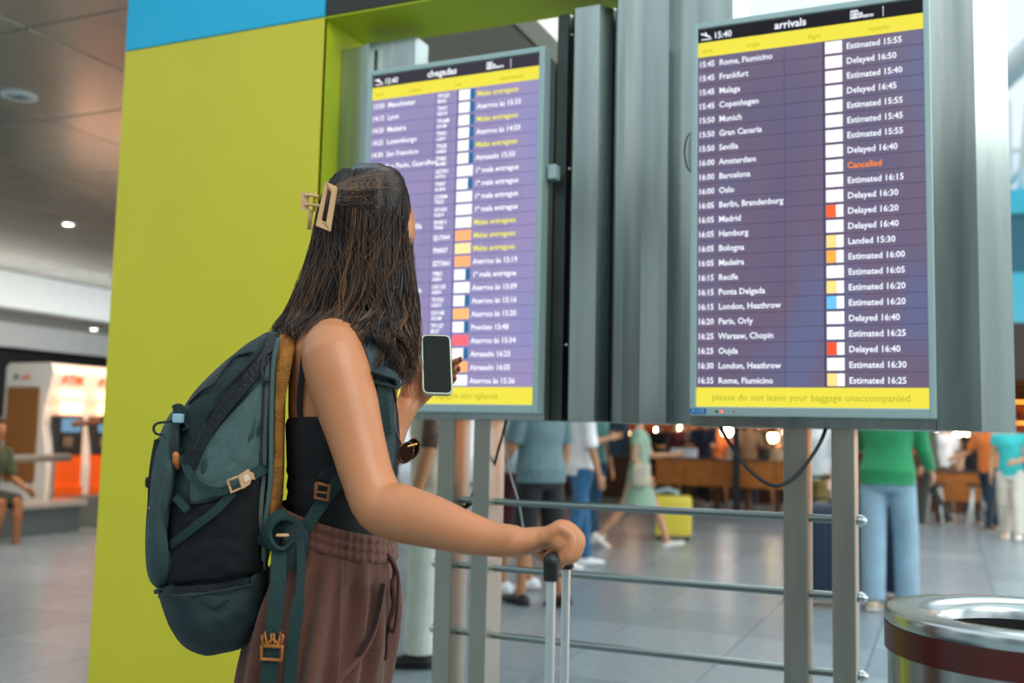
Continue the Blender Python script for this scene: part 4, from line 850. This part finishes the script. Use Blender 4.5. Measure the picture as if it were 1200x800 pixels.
MB().tube(smooth_pts([q3(455, 650, 1.80), q3(462, 668, 1.79), q3(459, 690, 1.79), q3(461, 712, 1.79), q3(455, 735, 1.79), q3(453, 765, 1.79), q3(452, 772, 1.79)]), .0032, 8).tube(smooth_pts([q3(457, 652, 1.79), q3(466, 672, 1.785), q3(466, 700, 1.785), q3(464, 728, 1.785), q3(460, 740, 1.785), q3(456, 730, 1.785), q3(461, 705, 1.785), q3(459, 680, 1.785)]), .0032, 8).build('drawstring', CORD, WR, True)
# ---------------------------------------------------------------- hair
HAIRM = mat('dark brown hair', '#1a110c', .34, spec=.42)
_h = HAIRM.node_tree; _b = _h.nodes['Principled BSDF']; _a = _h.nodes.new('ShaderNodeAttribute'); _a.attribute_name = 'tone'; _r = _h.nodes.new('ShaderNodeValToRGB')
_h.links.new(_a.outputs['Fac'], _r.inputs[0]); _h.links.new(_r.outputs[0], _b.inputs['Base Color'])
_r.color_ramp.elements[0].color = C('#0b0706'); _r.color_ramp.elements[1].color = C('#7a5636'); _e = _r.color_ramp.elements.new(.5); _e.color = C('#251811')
ENV = [(190, 424, 446, .012), (194, 408, 457, .045), (200, 396, 466, .068), (210, 387, 473, .085), (222, 380, 477, .096), (240, 375, 480, .105), (260, 371, 481, .109), (285, 366, 482, .112), (310, 359, 484, .116), (335, 349, 487, .120), (360, 338, 490, .124), (380, 325, 491, .126), (400, 316, 492, .126), (430, 330, 493, .118), (455, 350, 491, .105)]
def env(y):
    y = max(190, min(455, y))
    for a, b in zip(ENV[:-1], ENV[1:]):
        if a[0] <= y <= b[0]:
            t = (y - a[0]) / (b[0] - a[0]); return [a[i] * (1 - t) + b[i] * t for i in range(4)]
def hpt(phi, y, r=1.0, dx=0, dd=0):
    _, xl, xr, hd = env(y); 
    x = (xl + xr) / 2 + (xr - xl) / 2 * cos(phi) * r + dx
    return L_(P(x, y, 1.885 + hd * sin(phi) * r + dd))
cap = MB(); rr = []
for i in range(24):
    t = i / 23; y = 191 + 190 * t; k = .93 if t > .1 else .85
    if t > .8: k *= 1 - (t - .8) * 1.2
    ring = []
    for j in range(48):
        a = 2 * pi * j / 48; kk = k
        da = (a - radians(45) + pi) % (2 * pi) - pi
        if abs(da) < radians(48) and y > 222: kk *= .80
        ring.append(hpt(a, y, kk))
    rr.append(ring)
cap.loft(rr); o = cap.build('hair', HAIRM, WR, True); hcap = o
hv, hf, ht = [], [], []
def strand(pts, r, tone):
    o = len(hv); m = len(pts)
    for i, p in enumerate(pts):
        t = (pts[min(i + 1, m - 1)] - pts[max(i - 1, 0)]).normalized(); a = t.orthogonal().normalized(); b = t.cross(a)
        rr_ = r * (1 - .75 * (i / (m - 1)) ** 2)
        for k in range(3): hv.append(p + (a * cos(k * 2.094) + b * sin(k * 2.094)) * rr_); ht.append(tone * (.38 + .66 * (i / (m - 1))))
    for i in range(m - 1):
        for k in range(3): q = (k + 1) % 3; hf.append((o + i * 3 + k, o + i * 3 + q, o + i * 3 + 3 + q, o + i * 3 + 3 + k))
rnd = random.Random(3)
clumps = []
for i in range(150):
    phi = rnd.uniform(radians(78), radians(378)); phi = (phi) % (2 * pi)     # skips the face side
    clumps.append((phi, rnd.uniform(0, 6.28), rnd.uniform(.6, 1.35), rnd.uniform(-.3, .3), rnd.uniform(.1, 1.15)))
for i in range(5200):
    phi, ph, am, sw, tn = clumps[rnd.randrange(150)]
    phi = phi + rnd.gauss(0, .034); y0 = rnd.uniform(197, 300) if rnd.random() < .6 else rnd.uniform(197, 225); deg = math.degrees(phi) % 360
    if 2 < deg < 88: continue
    c_ = cos(phi)
    # where the lock ends: left and near locks rest on shoulder and pack, right ones hang lower
    if deg > 300 or deg < 5: ye = 438 + rnd.gauss(0, 10)
    elif deg > 278: ye = 405 + (deg - 278) * 1.6 + rnd.gauss(0, 9)
    elif deg > 160: ye = 388 - max(0, 205 - deg) * .05 + rnd.gauss(0, 7)
    else: ye = 400 + rnd.gauss(0, 10)
    lay = rnd.uniform(.93, 1.02) if rnd.random() < .8 else rnd.uniform(.8, .93); ex_ = rnd.gauss(0, 5)
    pts = []; m = 18
    for j in range(m):
        t = j / (m - 1); y = y0 + (ye - y0) * t
        wv = max(0, (y - 270) / 150) ** 1.2
        ang = phi + .22 * am * wv * sin(ph + y * .052 + tn) + sw * wv * .3
        rr_ = lay * (1 + .03 * wv * sin(ph * 2 + y * .045)) if t > .08 else lay * (.975)
        y_ = y
        if deg > 284 or deg < 5: 
            # locks in front of the shoulder gather to two tips
            g = max(0, (y - 395) / 50); xs = -6 * g * (1 if deg > 325 else -.5)
        else: xs = 0
        p = hpt(ang, y_, rr_, xs + rnd.gauss(0, .2) + ex_ * (.35 if deg > 300 or deg < 6 else 1) * max(0, (y - 300) / 110) ** 2)
        # drape over the near shoulder instead of passing through it
        if y > 365 and 215 < deg < 300: p = p - CVh * .035 * min(1, (y - 365) / 25)
        if y > 365 and (deg <= 5 or deg >= 300): p = p - CVh * (.055 if deg > 290 and deg < 340 else .03) * min(1, (y - 365) / 30)
        pts.append(p)
    strand(pts, rnd.uniform(.0007, .0018), min(1.5, tn * rnd.uniform(.4, 1.5)))
# hair swept back from the front into the claw clip
CLP = (388, 240)
for i in range(1700):
    s = rnd.random(); side = rnd.random()
    side = side ** 2.4; ya = 203 + 44 * side + rnd.gauss(0, 3); phi0 = radians(-2 - 45 * side) + rnd.uniform(-.5, .12) * (.3 + side)
    a0 = hpt(phi0, ya, 1.0); pts = []; ytop = 192 + 34 * side + rnd.gauss(0, 1.2)
    m = 15
    for j in range(m):
        t = j / (m - 1); ph_ = phi0 * (1 - t) + radians(-150 + 6 * (side - .5)) * t
        y = (ya * (1 - t) + (222 + 16 * side) * t) - (ya * .5 + 115 - ytop * 1.0 + 0) * 0 - 4 * (1 - side * .6) * (1 - (2 * t - 1) ** 2) * (2.6 if side < .5 else 1.4)
        y = max(y, 191.5 + 6 * side); pts.append(hpt(ph_, y, 1.012 + .012 * sin(t * pi), rnd.gauss(0, .2)))
    strand(pts, rnd.uniform(.0006, .0014), rnd.uniform(.1, 1.3) ** 1.5)
# flyaway strands
for i in range(110):
    phi = rnd.uniform(radians(180), radians(350)); y0 = rnd.uniform(225, 290); pts = []; dr = rnd.uniform(-.5, .5); ye = y0 + rnd.uniform(40, 110)
    for j in range(12):
        t = j / 11; pts.append(hpt(phi + dr * t + .1 * sin(t * 5 + i), y0 + (ye - y0) * t, 1.03 + .03 * sin(t * pi), 0))
    strand(pts, .0006, rnd.uniform(.8, 1.4))
me = bpy.data.meshes.new('hair_strands'); me.from_pydata([tuple(v) for v in hv], [], hf); me.update()
at_ = me.attributes.new('tone', 'FLOAT', 'POINT'); at_.data.foreach_set('value', [min(1, max(0, t)) for t in ht])
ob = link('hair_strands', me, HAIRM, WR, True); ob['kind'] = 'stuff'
# claw clip
CLIP = mat('beige claw plastic', '#d6ad7e', .3, sss=.05)
cl = empty('hair_clip', tuple(P(378, 240, 1.80)), label='beige rectangular claw clip holding the traveller\'s hair', cat='hair clip'); CO = V(cl.location)
def cq(x, y, d): return P(x, y, d) - CO
def frame_clip(outer, inner, d, th, name):
    n_ = len(outer); b = MB(); A = [cq(x, y, d + k) for (x, y), k in zip(outer, (0, -.006, -.006, 0, .0, .0)[:n_])] ; B_ = [cq(x, y, d + k) for (x, y), k in zip(inner, (0, -.006, -.006, 0, 0, 0)[:n_])]
    dv = CVh * th
    b.loft([A, B_, [p + dv for p in B_], [p + dv for p in A], A], cap=False); return b.build(name, CLIP, cl, False)
q = frame_clip([(381, 212), (395, 219), (387, 271), (370, 264)], [(383.5, 221), (388, 224), (382, 260), (376.5, 258)], 1.775, .008, 'jaw'); bv = q.modifiers.new('b', 'BEVEL'); bv.width = .0018; bv.segments = 2
MB().loft([[cq(x, y, d) for x, y in ((352.5, 226), (363, 225), (361.5, 246.5), (352, 246))] for d in (1.80, 1.806)]).build('jaw', CLIP, cl)
for yy, x1 in ((229, 372), (240, 374)): MB().tube([cq(356, yy, 1.803), cq(364, yy - .5, 1.795), cq(x1, yy + 1, 1.785)], .0028, 8).build('arm', CLIP, cl, True)
MB().tube([cq(369, 227, 1.792), cq(368, 246, 1.792)], .0032, 10).build('hinge', mat('brass', '#c99a4e', .3, .8), cl, True)
for x0_, x1_ in ((363, 362), (366, 364.5)): MB().tube(smooth_pts([cq(x0_, 246, 1.80), cq(x1_, 256, 1.80), cq(x1_ - 1, 268, 1.812)]), .0022, 8).build('tooth', CLIP, cl, True)
# ---------------------------------------------------------------- phone
ph = empty('smartphone', tuple(P(511, 428, 2.085)), label='dark screened smartphone in a pale green case in her left hand', cat='phone'); 
tl, tr__, br_, bl_ = P(501.5, 393, 2.122), P(536.5, 393.5, 2.135), P(522.5, 461.5, 2.062), P(486.5, 460, 2.050)
cc = (tl + tr__ + br_ + bl_) / 4; ex = ((tr__ - tl) + (br_ - bl_)).normalized(); ey_ = ((tl - bl_) + (tr__ - br_)); ey_ = (ey_ - ex * ey_.dot(ex)).normalized(); ez = ex.cross(ey_)
if ez.dot(CV) > 0: ez = -ez
pw_, phh = ((tr__ - tl).length + (br_ - bl_).length) / 2, ((tl - bl_).length + (tr__ - br_).length) / 2
ph.location = cc
def rrect(w_, h_, r, z, n=6):
    out = []
    for cx_, cy_, a0_ in ((w_ / 2 - r, h_ / 2 - r, 0), (-w_ / 2 + r, h_ / 2 - r, 90), (-w_ / 2 + r, -h_ / 2 + r, 180), (w_ / 2 - r, -h_ / 2 + r, 270)):
        for k in range(n): a = radians(a0_ + 90 * k / (n - 1)); out.append(ex * (cx_ + r * cos(a)) + ey_ * (cy_ + r * sin(a)) + ez * z)
    return out
MB().loft([rrect(pw_ - .003, phh - .003, .0105, -.010), rrect(pw_, phh, .012, -.008), rrect(pw_, phh, .012, 0), rrect(pw_ - .003, phh - .003, .0105, .0012)]).build('case', mat('pale green case', '#b9c4ac', .5), ph, False)
MB().loft([rrect(pw_ - .0075, phh - .0075, .009, .0), rrect(pw_ - .0075, phh - .0075, .009, .0019)]).build('screen', mat('dark phone glass', '#081413', .5, spec=.15), ph, False)
# ---------------------------------------------------------------- her suitcase
gm = (G0 + G1) / 2 + BO; gz = gm.z; gdir = V((gx.x, gx.y, 0)).normalized(); rz_ = atan2(gdir.y, gdir.x)
sc = empty('suitcase', (gm.x, gm.y, 0), rz_, label='traveller\'s own suitcase, silver telescopic handle held in her right hand', cat='suitcase')
hh = gz; hw_ = (G1 - G0).length / 2
MB().tube([(-hw_ - .004, 0, hh), (-hw_ * .5, 0, hh + .003), (hw_ * .5, 0, hh + .003), (hw_ + .004, 0, hh)], .0125, 14).box((-hw_ - .012, -.011, hh - .030), (-hw_ + .010, .011, hh + .004), .004).box((hw_ - .010, -.011, hh - .030), (hw_ + .012, .011, hh + .004), .004).build('grip', RUB, sc, True, 50)
for sx in (-1, 1):
    MB().box((sx * hw_ - .0078, -.0065, .60), (sx * hw_ + .0078, .0065, hh - .028), .003).build('handle_pole', mat('anodised silver', '#e2eaea', .38, 1), sc, True, 40)
MB().box((-.22, -.25, .06), (.22, .03, .64), .04).build('shell', mat('shell graphite', '#33383b', .4), sc, True, 40)
for sx in (-.17, .17):
    for sy in (-.21, .0): MB().tube([(sx - .012, sy, .028), (sx + .012, sy, .028)], .028, 16, False).box((sx - .018, sy - .012, .03), (sx + .018, sy + .012, .075)).build('wheel', RUB, sc, True, 40)
# ---------------------------------------------------------------- sunglasses hanging on the vest
sg = empty('sunglasses', tuple(P(474, 528, 1.80)), label='tortoiseshell sunglasses hanging from the neckline of the black vest', cat='sunglasses'); SO = V(sg.location)
TORT = mat('tortoiseshell', '#3a1c0c', .2, var=.5, vscale=120); LENS = mat('brown lens', '#1a0d06', .08)
for cx_, cy_, dd in ((474, 530, 1.80), (481, 526, 1.86)):
    a_ = [P(cx_ + 8.5 * cos(t) + 2, cy_ + 11 * sin(t) - 4 * cos(t), dd) - SO for t in [2 * pi * k / 20 for k in range(21)]]
    MB().tube(a_, .0022, 8, False).build('rim', TORT, sg, True)
    MB().loft([[p + CVh * .0004 for p in a_[:-1]], [p - CVh * .0004 for p in a_[:-1]]]).build('lens', LENS, sg)
MB().tube(smooth_pts([P(470, 520, 1.79) - SO, P(463, 500, 1.80) - SO, P(462, 478, 1.81) - SO, P(459, 462, 1.82) - SO]), .002, 8).build('temple', TORT, sg, True)
MB().tube([P(478, 523, 1.79) - SO, P(488, 520, 1.80) - SO], .0022, 8).build('bridge', mat('brass', '#c99a4e', .3, .8), sg, True)
# ================================================================ BACKPACK
FAB = mat('slate teal pack fabric', '#2a4141', .8, bump=.25, bscale=160, var=.10, vscale=10)
FABD = mat('dark slate pack fabric', '#1e3133', .8, bump=.25, bscale=160, var=.12, vscale=10)
FABL = mat('grey teal side fabric', '#48625f', .8, bump=.2, bscale=160, var=.08, vscale=10)
NET = mat('black stretch mesh', '#04080b', .85, bump=.2, bscale=200)
ZIP = mat('black zip tape', '#0b1417', .6, bump=.3, bscale=150)
WEB = mat('dark teal webbing', '#123331', .8, bump=.3, bscale=220)
OCH = mat('ochre mesh padding', '#9a6424', .9, bump=.5, bscale=260, var=.3, vscale=60)
TAN = mat('tan plastic buckle', '#d8a97c', .35); AMB = mat('amber plastic buckle', '#a9661f', .35); CRD = mat('speckled cord', '#22302f', .8, var=.6, vscale=260)
bp_ = empty('backpack', tuple(P(260, 600, 1.86)), label='large dark teal hiking backpack with ochre back padding worn by the traveller', cat='backpack'); PO = V(bp_.location)
def densify(poly, m=64):
    pts = smooth_pts([V((x, y, 0)) for x, y in poly + [poly[0]]], 5)[:-1]
    L = [0]
    for a, b in zip(pts, pts[1:] + [pts[0]]): L.append(L[-1] + (b - a).length)
    out = []; pts2 = pts + [pts[0]]; j = 0
    for i in range(m):
        s = L[-1] * i / m
        while L[j + 1] < s: j += 1
        t = (s - L[j]) / max(1e-9, L[j + 1] - L[j]); q = pts2[j].lerp(pts2[j + 1], t); out.append((q.x, q.y))
    return out
class Pillow:
    def __init__(s, poly, cx, cy, dc, hw, p=3.2): s.poly = densify(poly, 96); s.c = (cx, cy); s.dc = dc; s.hw = hw; s.p = p
    def k(s, x, y):
        "radial fraction of x, y between centre and outline"
        ang = atan2(y - s.c[1], x - s.c[0]); r = sqrt((x - s.c[0]) ** 2 + (y - s.c[1]) ** 2); best = 1e9; R = 1
        for (ax, ay), (bx, by) in zip(s.poly, s.poly[1:] + s.poly[:1]):
            a1 = atan2(ay - s.c[1], ax - s.c[0]); a2 = atan2(by - s.c[1], bx - s.c[0]); d = (a2 - a1 + pi) % (2 * pi) - pi; e = (ang - a1 + pi) % (2 * pi) - pi
            if (d > 0 and 0 <= e <= d) or (d < 0 and d <= e <= 0):
                t = e / d; R = sqrt((ax + (bx - ax) * t - s.c[0]) ** 2 + (ay + (by - ay) * t - s.c[1]) ** 2); break
        return min(1, r / R)
    def near(s, x, y): k = s.k(x, y); return s.dc - s.hw * max(0, 1 - k ** s.p) ** (1 / s.p)
    def build(s, name, m, parent, wr=.0025, org=None):
        b = MB(); rings = []; ks = [1, .985, .96, .92, .86, .78, .68, .56, .42, .28, .14, .03]; O_ = PO if org is None else org
        seq = [(k, 1) for k in reversed(ks)] + [(k, -1) for k in ks[1:]]
        for k, sg_ in seq:
            h_ = s.hw * max(0, 1 - k ** s.p) ** (1 / s.p)
            rings.append([P(s.c[0] + (x - s.c[0]) * k, s.c[1] + (y - s.c[1]) * k, s.dc + h_ * sg_ + (noise.noise(V((x * .03 * k, y * .03 * k, sg_))) * wr * 3 if k < .97 else 0)) - O_ for x, y in s.poly])
        b.loft(rings); return b.build(name, m, parent, True)
def patch(base, poly, th, name, m, parent, c=None, rim=.5, wr=.0, n=56, sub=None):
    "a sewn-on piece lying on the near surface of the pillow"
    pl = densify(poly, n) if sub is None else poly; cx_ = c[0] if c else sum(p[0] for p in pl) / len(pl); cy_ = c[1] if c else sum(p[1] for p in pl) / len(pl); b = MB(); rings = []
    for k, f in ((1.0, -.3), (1.0, rim), (.975, .9), (.9, 1), (.78, 1), (.62, 1), (.45, 1), (.28, 1), (.12, 1), (.01, 1)):
        rings.append([P(cx_ + (x - cx_) * k, cy_ + (y - cy_) * k, base.near(cx_ + (x - cx_) * k, cy_ + (y - cy_) * k) - th * f + (noise.noise(V((x * .06 * k, y * .06 * k, 3))) * min(wr, th * .7))) - PO for x, y in pl])
    b.loft(rings, cap=False); b.f.append(tuple(len(b.v) - len(pl) + j for j in range(len(pl)))); return b.build(name, m, parent, True)
MAIN = Pillow([(328, 388), (312, 389), (286, 406), (260, 426), (235, 452), (216, 475), (205, 505), (196, 560), (190, 620), (190, 680), (208, 720), (240, 742), (290, 735), (312, 716), (314, 664), (316, 610), (320, 560), (322, 490), (326, 430)], 262, 580, 1.86, .135, 3.0)
MAIN.build('main_compartment', FAB, bp_, .004)
PAD = Pillow([(329, 388), (340, 390), (347, 398), (343, 420), (336, 450), (334, 500), (333, 560), (330, 595), (322, 622), (315, 655), (311, 660), (312, 610), (317, 560), (319, 500), (320, 440), (323, 405)], 327, 505, 1.86, .125, 5)
PAD.build('back_padding', OCH, bp_, .001)
b_ = MB().tube(smooth_pts([P(326, 398, 1.745) - PO, P(320, 430, 1.738) - PO, P(318, 495, 1.735) - PO, P(317, 560, 1.735) - PO, P(311, 612, 1.74) - PO, P(309, 655, 1.745) - PO]), .0045, 8); b_.build('side_piping', FABL, bp_, True)
FRONT = Pillow([(205, 478), (214, 486), (214, 520), (207, 565), (199, 610), (197, 660), (202, 686), (186, 690), (173, 674), (170, 632), (173, 585), (177, 545), (186, 512), (197, 488)], 191, 590, 1.86, .125, 3.4)
FRONT.build('front_pocket', mat('pocket fabric', '#33494a', .8, bump=.25, bscale=160, var=.12, vscale=10), bp_, .003)
LID = Pillow([(316, 389), (318, 402), (300, 424), (268, 462), (236, 510), (222, 545), (214, 530), (214, 490), (222, 466), (245, 440), (270, 418), (293, 400)], 254, 462, 1.86, .142, 3.2)
LID.build('lid_panel', FABD, bp_, .003)
BOT = Pillow([(184, 690), (200, 683), (245, 682), (292, 674), (315, 662), (315, 714), (302, 738), (286, 758), (262, 765), (240, 768), (216, 758), (200, 737), (190, 712)], 252, 716, 1.86, .145, 3.4)
BOT.build('bottom_compartment', FABD, bp_, .004)
patch(MAIN, [(309, 442), (292, 462), (262, 494), (240, 520), (226, 548), (223, 588), (240, 592), (270, 582), (300, 568), (305, 540), (307, 500)], .006, 'side_panel', FABL, bp_, (272, 540), wr=.006)
patch(MAIN, [(200, 592), (250, 586), (272, 578), (301, 564), (303, 615), (310, 666), (292, 673), (240, 680), (201, 685), (196, 660), (197, 625)], .011, 'mesh_pocket', NET, bp_, (252, 632), wr=.007)
def on(pts, out, base=MAIN): return [P(x, y, base.near(x, y) - out) - PO for x, y in pts]
MB().tube(smooth_pts(on([(198, 590), (225, 590), (252, 585), (275, 576), (302, 562)], .012)), .0028, 6).build('pocket_hem', ZIP, bp_, True)
MB().ribbon(smooth_pts(on([(322, 392), (316, 402), (306, 420), (292, 440), (270, 466), (248, 494), (232, 520), (222, 545)], .016, MAIN)), .028, .003, -CVh).build('zip_flap', ZIP, bp_)
MB().tube(smooth_pts(on([(313, 402), (288, 440), (262, 472), (240, 500), (226, 530)], .019)), .002, 6).build('zip_line', mat('zip teeth', '#1f2d30', .4), bp_, True)
MB().tube(smooth_pts(on([(296, 412), (276, 418), (262, 432), (250, 450), (236, 458), (222, 472)], .012, LID)), .0028, 6).build('lid_seam', ZIP, bp_, True)
MB().ribbon(smooth_pts(on([(314, 420), (313, 460), (311, 500), (310, 550), (306, 600), (308, 640), (309, 668)], .010)), .007, .003, -CVh).build('side_zip', mat('grey zip tape', '#6a756d', .6), bp_)
MB().ribbon(smooth_pts(on([(310, 425), (309, 470), (307, 520), (305, 560)], .0105)), .003, .002, -CVh).build('side_zip_edge', FABD, bp_)
MB().ribbon(smooth_pts(on([(186, 694), (200, 693), (230, 691), (262, 687), (293, 681)], .006, BOT)), .014, .004, -CVh).build('bottom_zip', ZIP, bp_)
MB().tube(smooth_pts(on([(186, 699), (205, 698), (235, 696), (265, 691), (295, 685)], .008, BOT)), .0022, 6).build('bottom_zip_piping', FABD, bp_, True)
MB().tube(on([(183, 693), (188, 691)], .008, BOT), .005, 8).build('zip_stop', ZIP, bp_, True)
# compression straps
MB().ribbon(smooth_pts(on([(215, 533), (219, 548), (227, 562), (240, 572), (256, 576), (270, 572)], .020)), .0145, .003, -CVh).build('compression_strap', WEB, bp_)
MB().ribbon(smooth_pts(on([(198, 640), (215, 627), (236, 611), (256, 595), (274, 576)], .018)), .0145, .003, -CVh).build('compression_strap', WEB, bp_)
MB().ribbon(smooth_pts(on([(294, 557), (303, 552), (313, 546), (318, 543)], .016)), .019, .003, -CVh).build('compression_strap', WEB, bp_)
MB().ribbon(smooth_pts(on([(211, 525), (209, 548), (211, 580), (207, 596)], .016, FRONT)), .011, .003, -CVh).build('strap_tail', WEB, bp_)
MB().ribbon(smooth_pts(on([(206, 582), (213, 590), (220, 598)], .022)), .013, .005, -CVh).build('strap_end', WEB, bp_)
MB().ribbon(smooth_pts(on([(195, 640), (192, 650), (194, 663), (199, 660), (198, 644)], .014)), .008, .003, -CVh).build('strap_loop', WEB, bp_)
def frame2(name, quad_, d, r, m, parent, O_=PO):
    pts = [P(x, y, d) - O_ for x, y in quad_]; pts = pts + [pts[0], pts[0].lerp(pts[1], .1)]
    return MB().tube(pts, r, 8, False).build(name, m, parent, True)
dB = MAIN.near(285, 563) - .026
bq = [(267, 563), (280, 558), (284, 571), (271, 577)]
frame2('buckle_frame', bq, dB, .0026, TAN, bp_)
MB().loft([[P(x, y, d) - PO for x, y in ((279, 557), (291, 549), (293, 552), (297, 554), (299, 562), (295, 561), (293, 567), (284, 573))] for d in (dB + .003, dB - .005)]).build('buckle_clasp', TAN, bp_)
MB().loft([[P(x, y, d) - PO for x, y in ((285, 558), (291, 555), (293, 562), (287, 565))] for d in (dB - .005, dB - .0065)]).build('buckle_centre', mat('pale plastic', '#ecd8bd', .35), bp_)
# cords
MB().tube(smooth_pts(on([(321, 411), (313, 414), (308, 424), (307, 436), (311, 446), (316, 443), (314, 446)], .018)), .0034, 8).build('haul_cord', CRD, bp_, True)
MB().tube(smooth_pts([P(207, 492, 1.77) - PO, P(197, 494, 1.76) - PO, P(184, 496, 1.755) - PO, P(180, 502, 1.755) - PO, P(183, 508, 1.76) - PO, P(190, 509, 1.765) - PO]), .0024, 8).build('zip_pull_cord', CRD, bp_, True)
MB().box((-.009, -.006, -.008), (.009, .006, .008), .003).build('cord_lock', mat('pale blue toggle', '#9fc4cf', .3), bp_).location = P(209, 490, 1.745) - PO
MB().ribbon(smooth_pts([P(204, 480, 1.76) - PO, P(210, 478, 1.75) - PO, P(213, 484, 1.75) - PO, P(212, 492, 1.75) - PO]), .016, .005, -CVh).build('pull_tab', FABD, bp_)
MB().tube(smooth_pts(on([(206, 500), (214, 494), (221, 500), (215, 504)], .012)), .003, 8).build('cord_knot', CRD, bp_, True)
MB().ribbon(smooth_pts(on([(207, 495), (205, 515), (206, 540), (209, 552)], .006, FRONT)), .014, .004, -CVh).build('front_zip', ZIP, bp_)
MB().tube(on([(206, 533), (207, 540), (208, 547)], .012, FRONT), [.006, .0075, .005], 8).build('amber_tab', mat('orange tab', '#c4743c', .5), bp_, True)
pts = [(186 - 7 * sin(k * .35) * .3 - k * .35, 515 + k * 9) for k in range(14)]
MB().tube(smooth_pts([P(x - 1, y, 1.79 + .01 * sin(k)) - PO for k, (x, y) in enumerate(pts)], 4), .0032, 8).build('daisy_chain_cord', CRD, bp_, True)
MB().ribbon(smooth_pts([P(184, 515, 1.78) - PO, P(178, 550, 1.775) - PO, P(176, 590, 1.775) - PO, P(175, 640, 1.78) - PO]), .009, .003, -CVh).build('daisy_chain', ZIP, bp_)
MB().tube([P(174, 562, 1.78) - PO, P(174, 568, 1.78) - PO], .006, 8).build('cord_end', RUB, bp_, True)
for yy in (595, 625): MB().ell(P(175, yy, 1.765) - PO, .003, .003, .003, n=8, m=5).build('orange_bead', mat('orange tab', '#c4743c', .5), bp_, True)
# shoulder strap over the near shoulder and down the front of the armpit
MB().ribbon(smooth_pts([P(345, 396, 1.80) - PO, P(372, 380, 1.775) - PO, P(398, 372, 1.765) - PO, P(416, 374, 1.76) - PO, P(430, 390, 1.745) - PO, P(440, 414, 1.735) - PO, P(445, 440, 1.735) - PO, P(449, 475, 1.745) - PO, P(452, 515, 1.76) - PO, P(449, 550, 1.765) - PO]), [.055] * 12 + [.046] * 12 + [.034] * 40, .010, lambda i: (-CVh + V((0, 0, .6 if i < 24 else 0)) + CUh * (0 if i < 24 else .5))).build('shoulder_strap', mat('grey teal strap', '#34494c', .75, bump=.2, bscale=160), bp_)
MB().ribbon(smooth_pts([P(447, 430, 1.722) - PO, P(449, 470, 1.728) - PO, P(453, 510, 1.745) - PO]), .018, .003, -CVh + CUh * .4).build('strap_webbing', WEB, bp_)
MB().ribbon(smooth_pts([P(438, 433, 1.722) - PO, P(452, 436, 1.712) - PO, P(463, 441, 1.73) - PO, P(464, 450, 1.745) - PO, P(452, 447, 1.725) - PO, P(440, 444, 1.722) - PO]), .019, .004, -CVh * .4 + V((0, 0, 1)) * .3 + CUh * .2).build('sternum_loop', FABD, bp_)
# lower shoulder strap: from under the arm back to the pack
S1 = [P(420, 540, 1.72), P(404, 556, 1.712), P(388, 574, 1.708), P(374, 594, 1.706), P(358, 618, 1.705), P(346, 632, 1.71)]
MB().ribbon(smooth_pts([p - PO for p in S1]), .022, .003, -CVh).build('strap_webbing', WEB, bp_)
MB().ribbon(smooth_pts([p - PO for p in (P(408, 532, 1.74), P(398, 545, 1.725), P(386, 566, 1.715))]), .045, .008, -CVh).build('strap_padding', mat('black strap pad', '#0d1517', .8, bump=.3, bscale=160), bp_)
frame2('ladder_buckle', [(371, 566), (386, 569), (384, 586), (369, 583)], 1.698, .0034, mat('rust buckle', '#8a4a24', .35), bp_)
MB().tube([P(370, 576, 1.696) - PO, P(385, 578, 1.696) - PO], .0022, 6).build('buckle_bar', mat('rust buckle', '#8a4a24', .35), bp_, True)
# hip belt stub, loop and hanging webbing
MB().ribbon(smooth_pts([p - PO for p in (P(313, 640, 1.74), P(322, 622, 1.715), P(338, 618, 1.705), P(348, 630, 1.70), P(345, 648, 1.70), P(333, 660, 1.70))]), .040, .010, -CVh).build('hip_belt', FABD, bp_)
lp_ = smooth_pts([p - PO for p in (P(346, 612, 1.715), P(334, 603, 1.70), P(320, 608, 1.692), P(313, 624, 1.690), P(320, 641, 1.690), P(334, 645, 1.695), P(346, 634, 1.70))]); lc_ = P(331, 625, 1.695) - PO
MB().ribbon(lp_, .030, .005, lambda i: (lp_[i] - lc_).normalized() * .9 - CVh * .42).build('belt_loop', WEB, bp_)
MB().tube([P(325, 627, 1.684) - PO, P(337, 627, 1.684) - PO], .0028, 8).build('amber_bar', TAN, bp_, True)
wl = [P(327, 640, 1.695), P(326, 680, 1.672), P(322, 720, 1.660), P(318, 752, 1.655), P(315, 790, 1.655), P(313, 835, 1.66)]
MB().ribbon(smooth_pts([p - PO for p in wl]), .0265, .003, -CVh).build('hip_webbing', WEB, bp_)
wl = [P(352, 628, 1.70), P(353, 670, 1.675), P(348, 720, 1.66), P(342, 770, 1.655), P(338, 835, 1.655)]
MB().ribbon(smooth_pts([p - PO for p in wl]), [.014] * 10 + [.020] * 20, .003, -CVh).build('hip_webbing', WEB, bp_)
frame2('open_buckle', [(307, 756), (331, 757), (330, 773), (306, 772)], 1.648, .0030, AMB, bp_)
MB().tube([P(308, 757, 1.648) - PO, P(331, 758, 1.648) - PO], .0025, 6).build('buckle_bar', AMB, bp_, True)
for xs, sg_ in ((309, -1), (330, 1)):
    frame2('buckle_prong', [(xs - 1, 756), (xs + sg_ * 2, 745), (xs - sg_ * 1, 740), (xs - sg_ * 3.5, 752)], 1.647, .0020, AMB, bp_)
frame2('buckle_prong', [(317, 756), (318, 742), (321, 742), (322, 756)], 1.647, .0018, AMB, bp_)
MB().tube(smooth_pts([P(311, 757, 1.647) - PO, P(319.5, 749, 1.647) - PO, P(328, 757, 1.647) - PO]), .002, 6).build('buckle_arch', AMB, bp_, True)
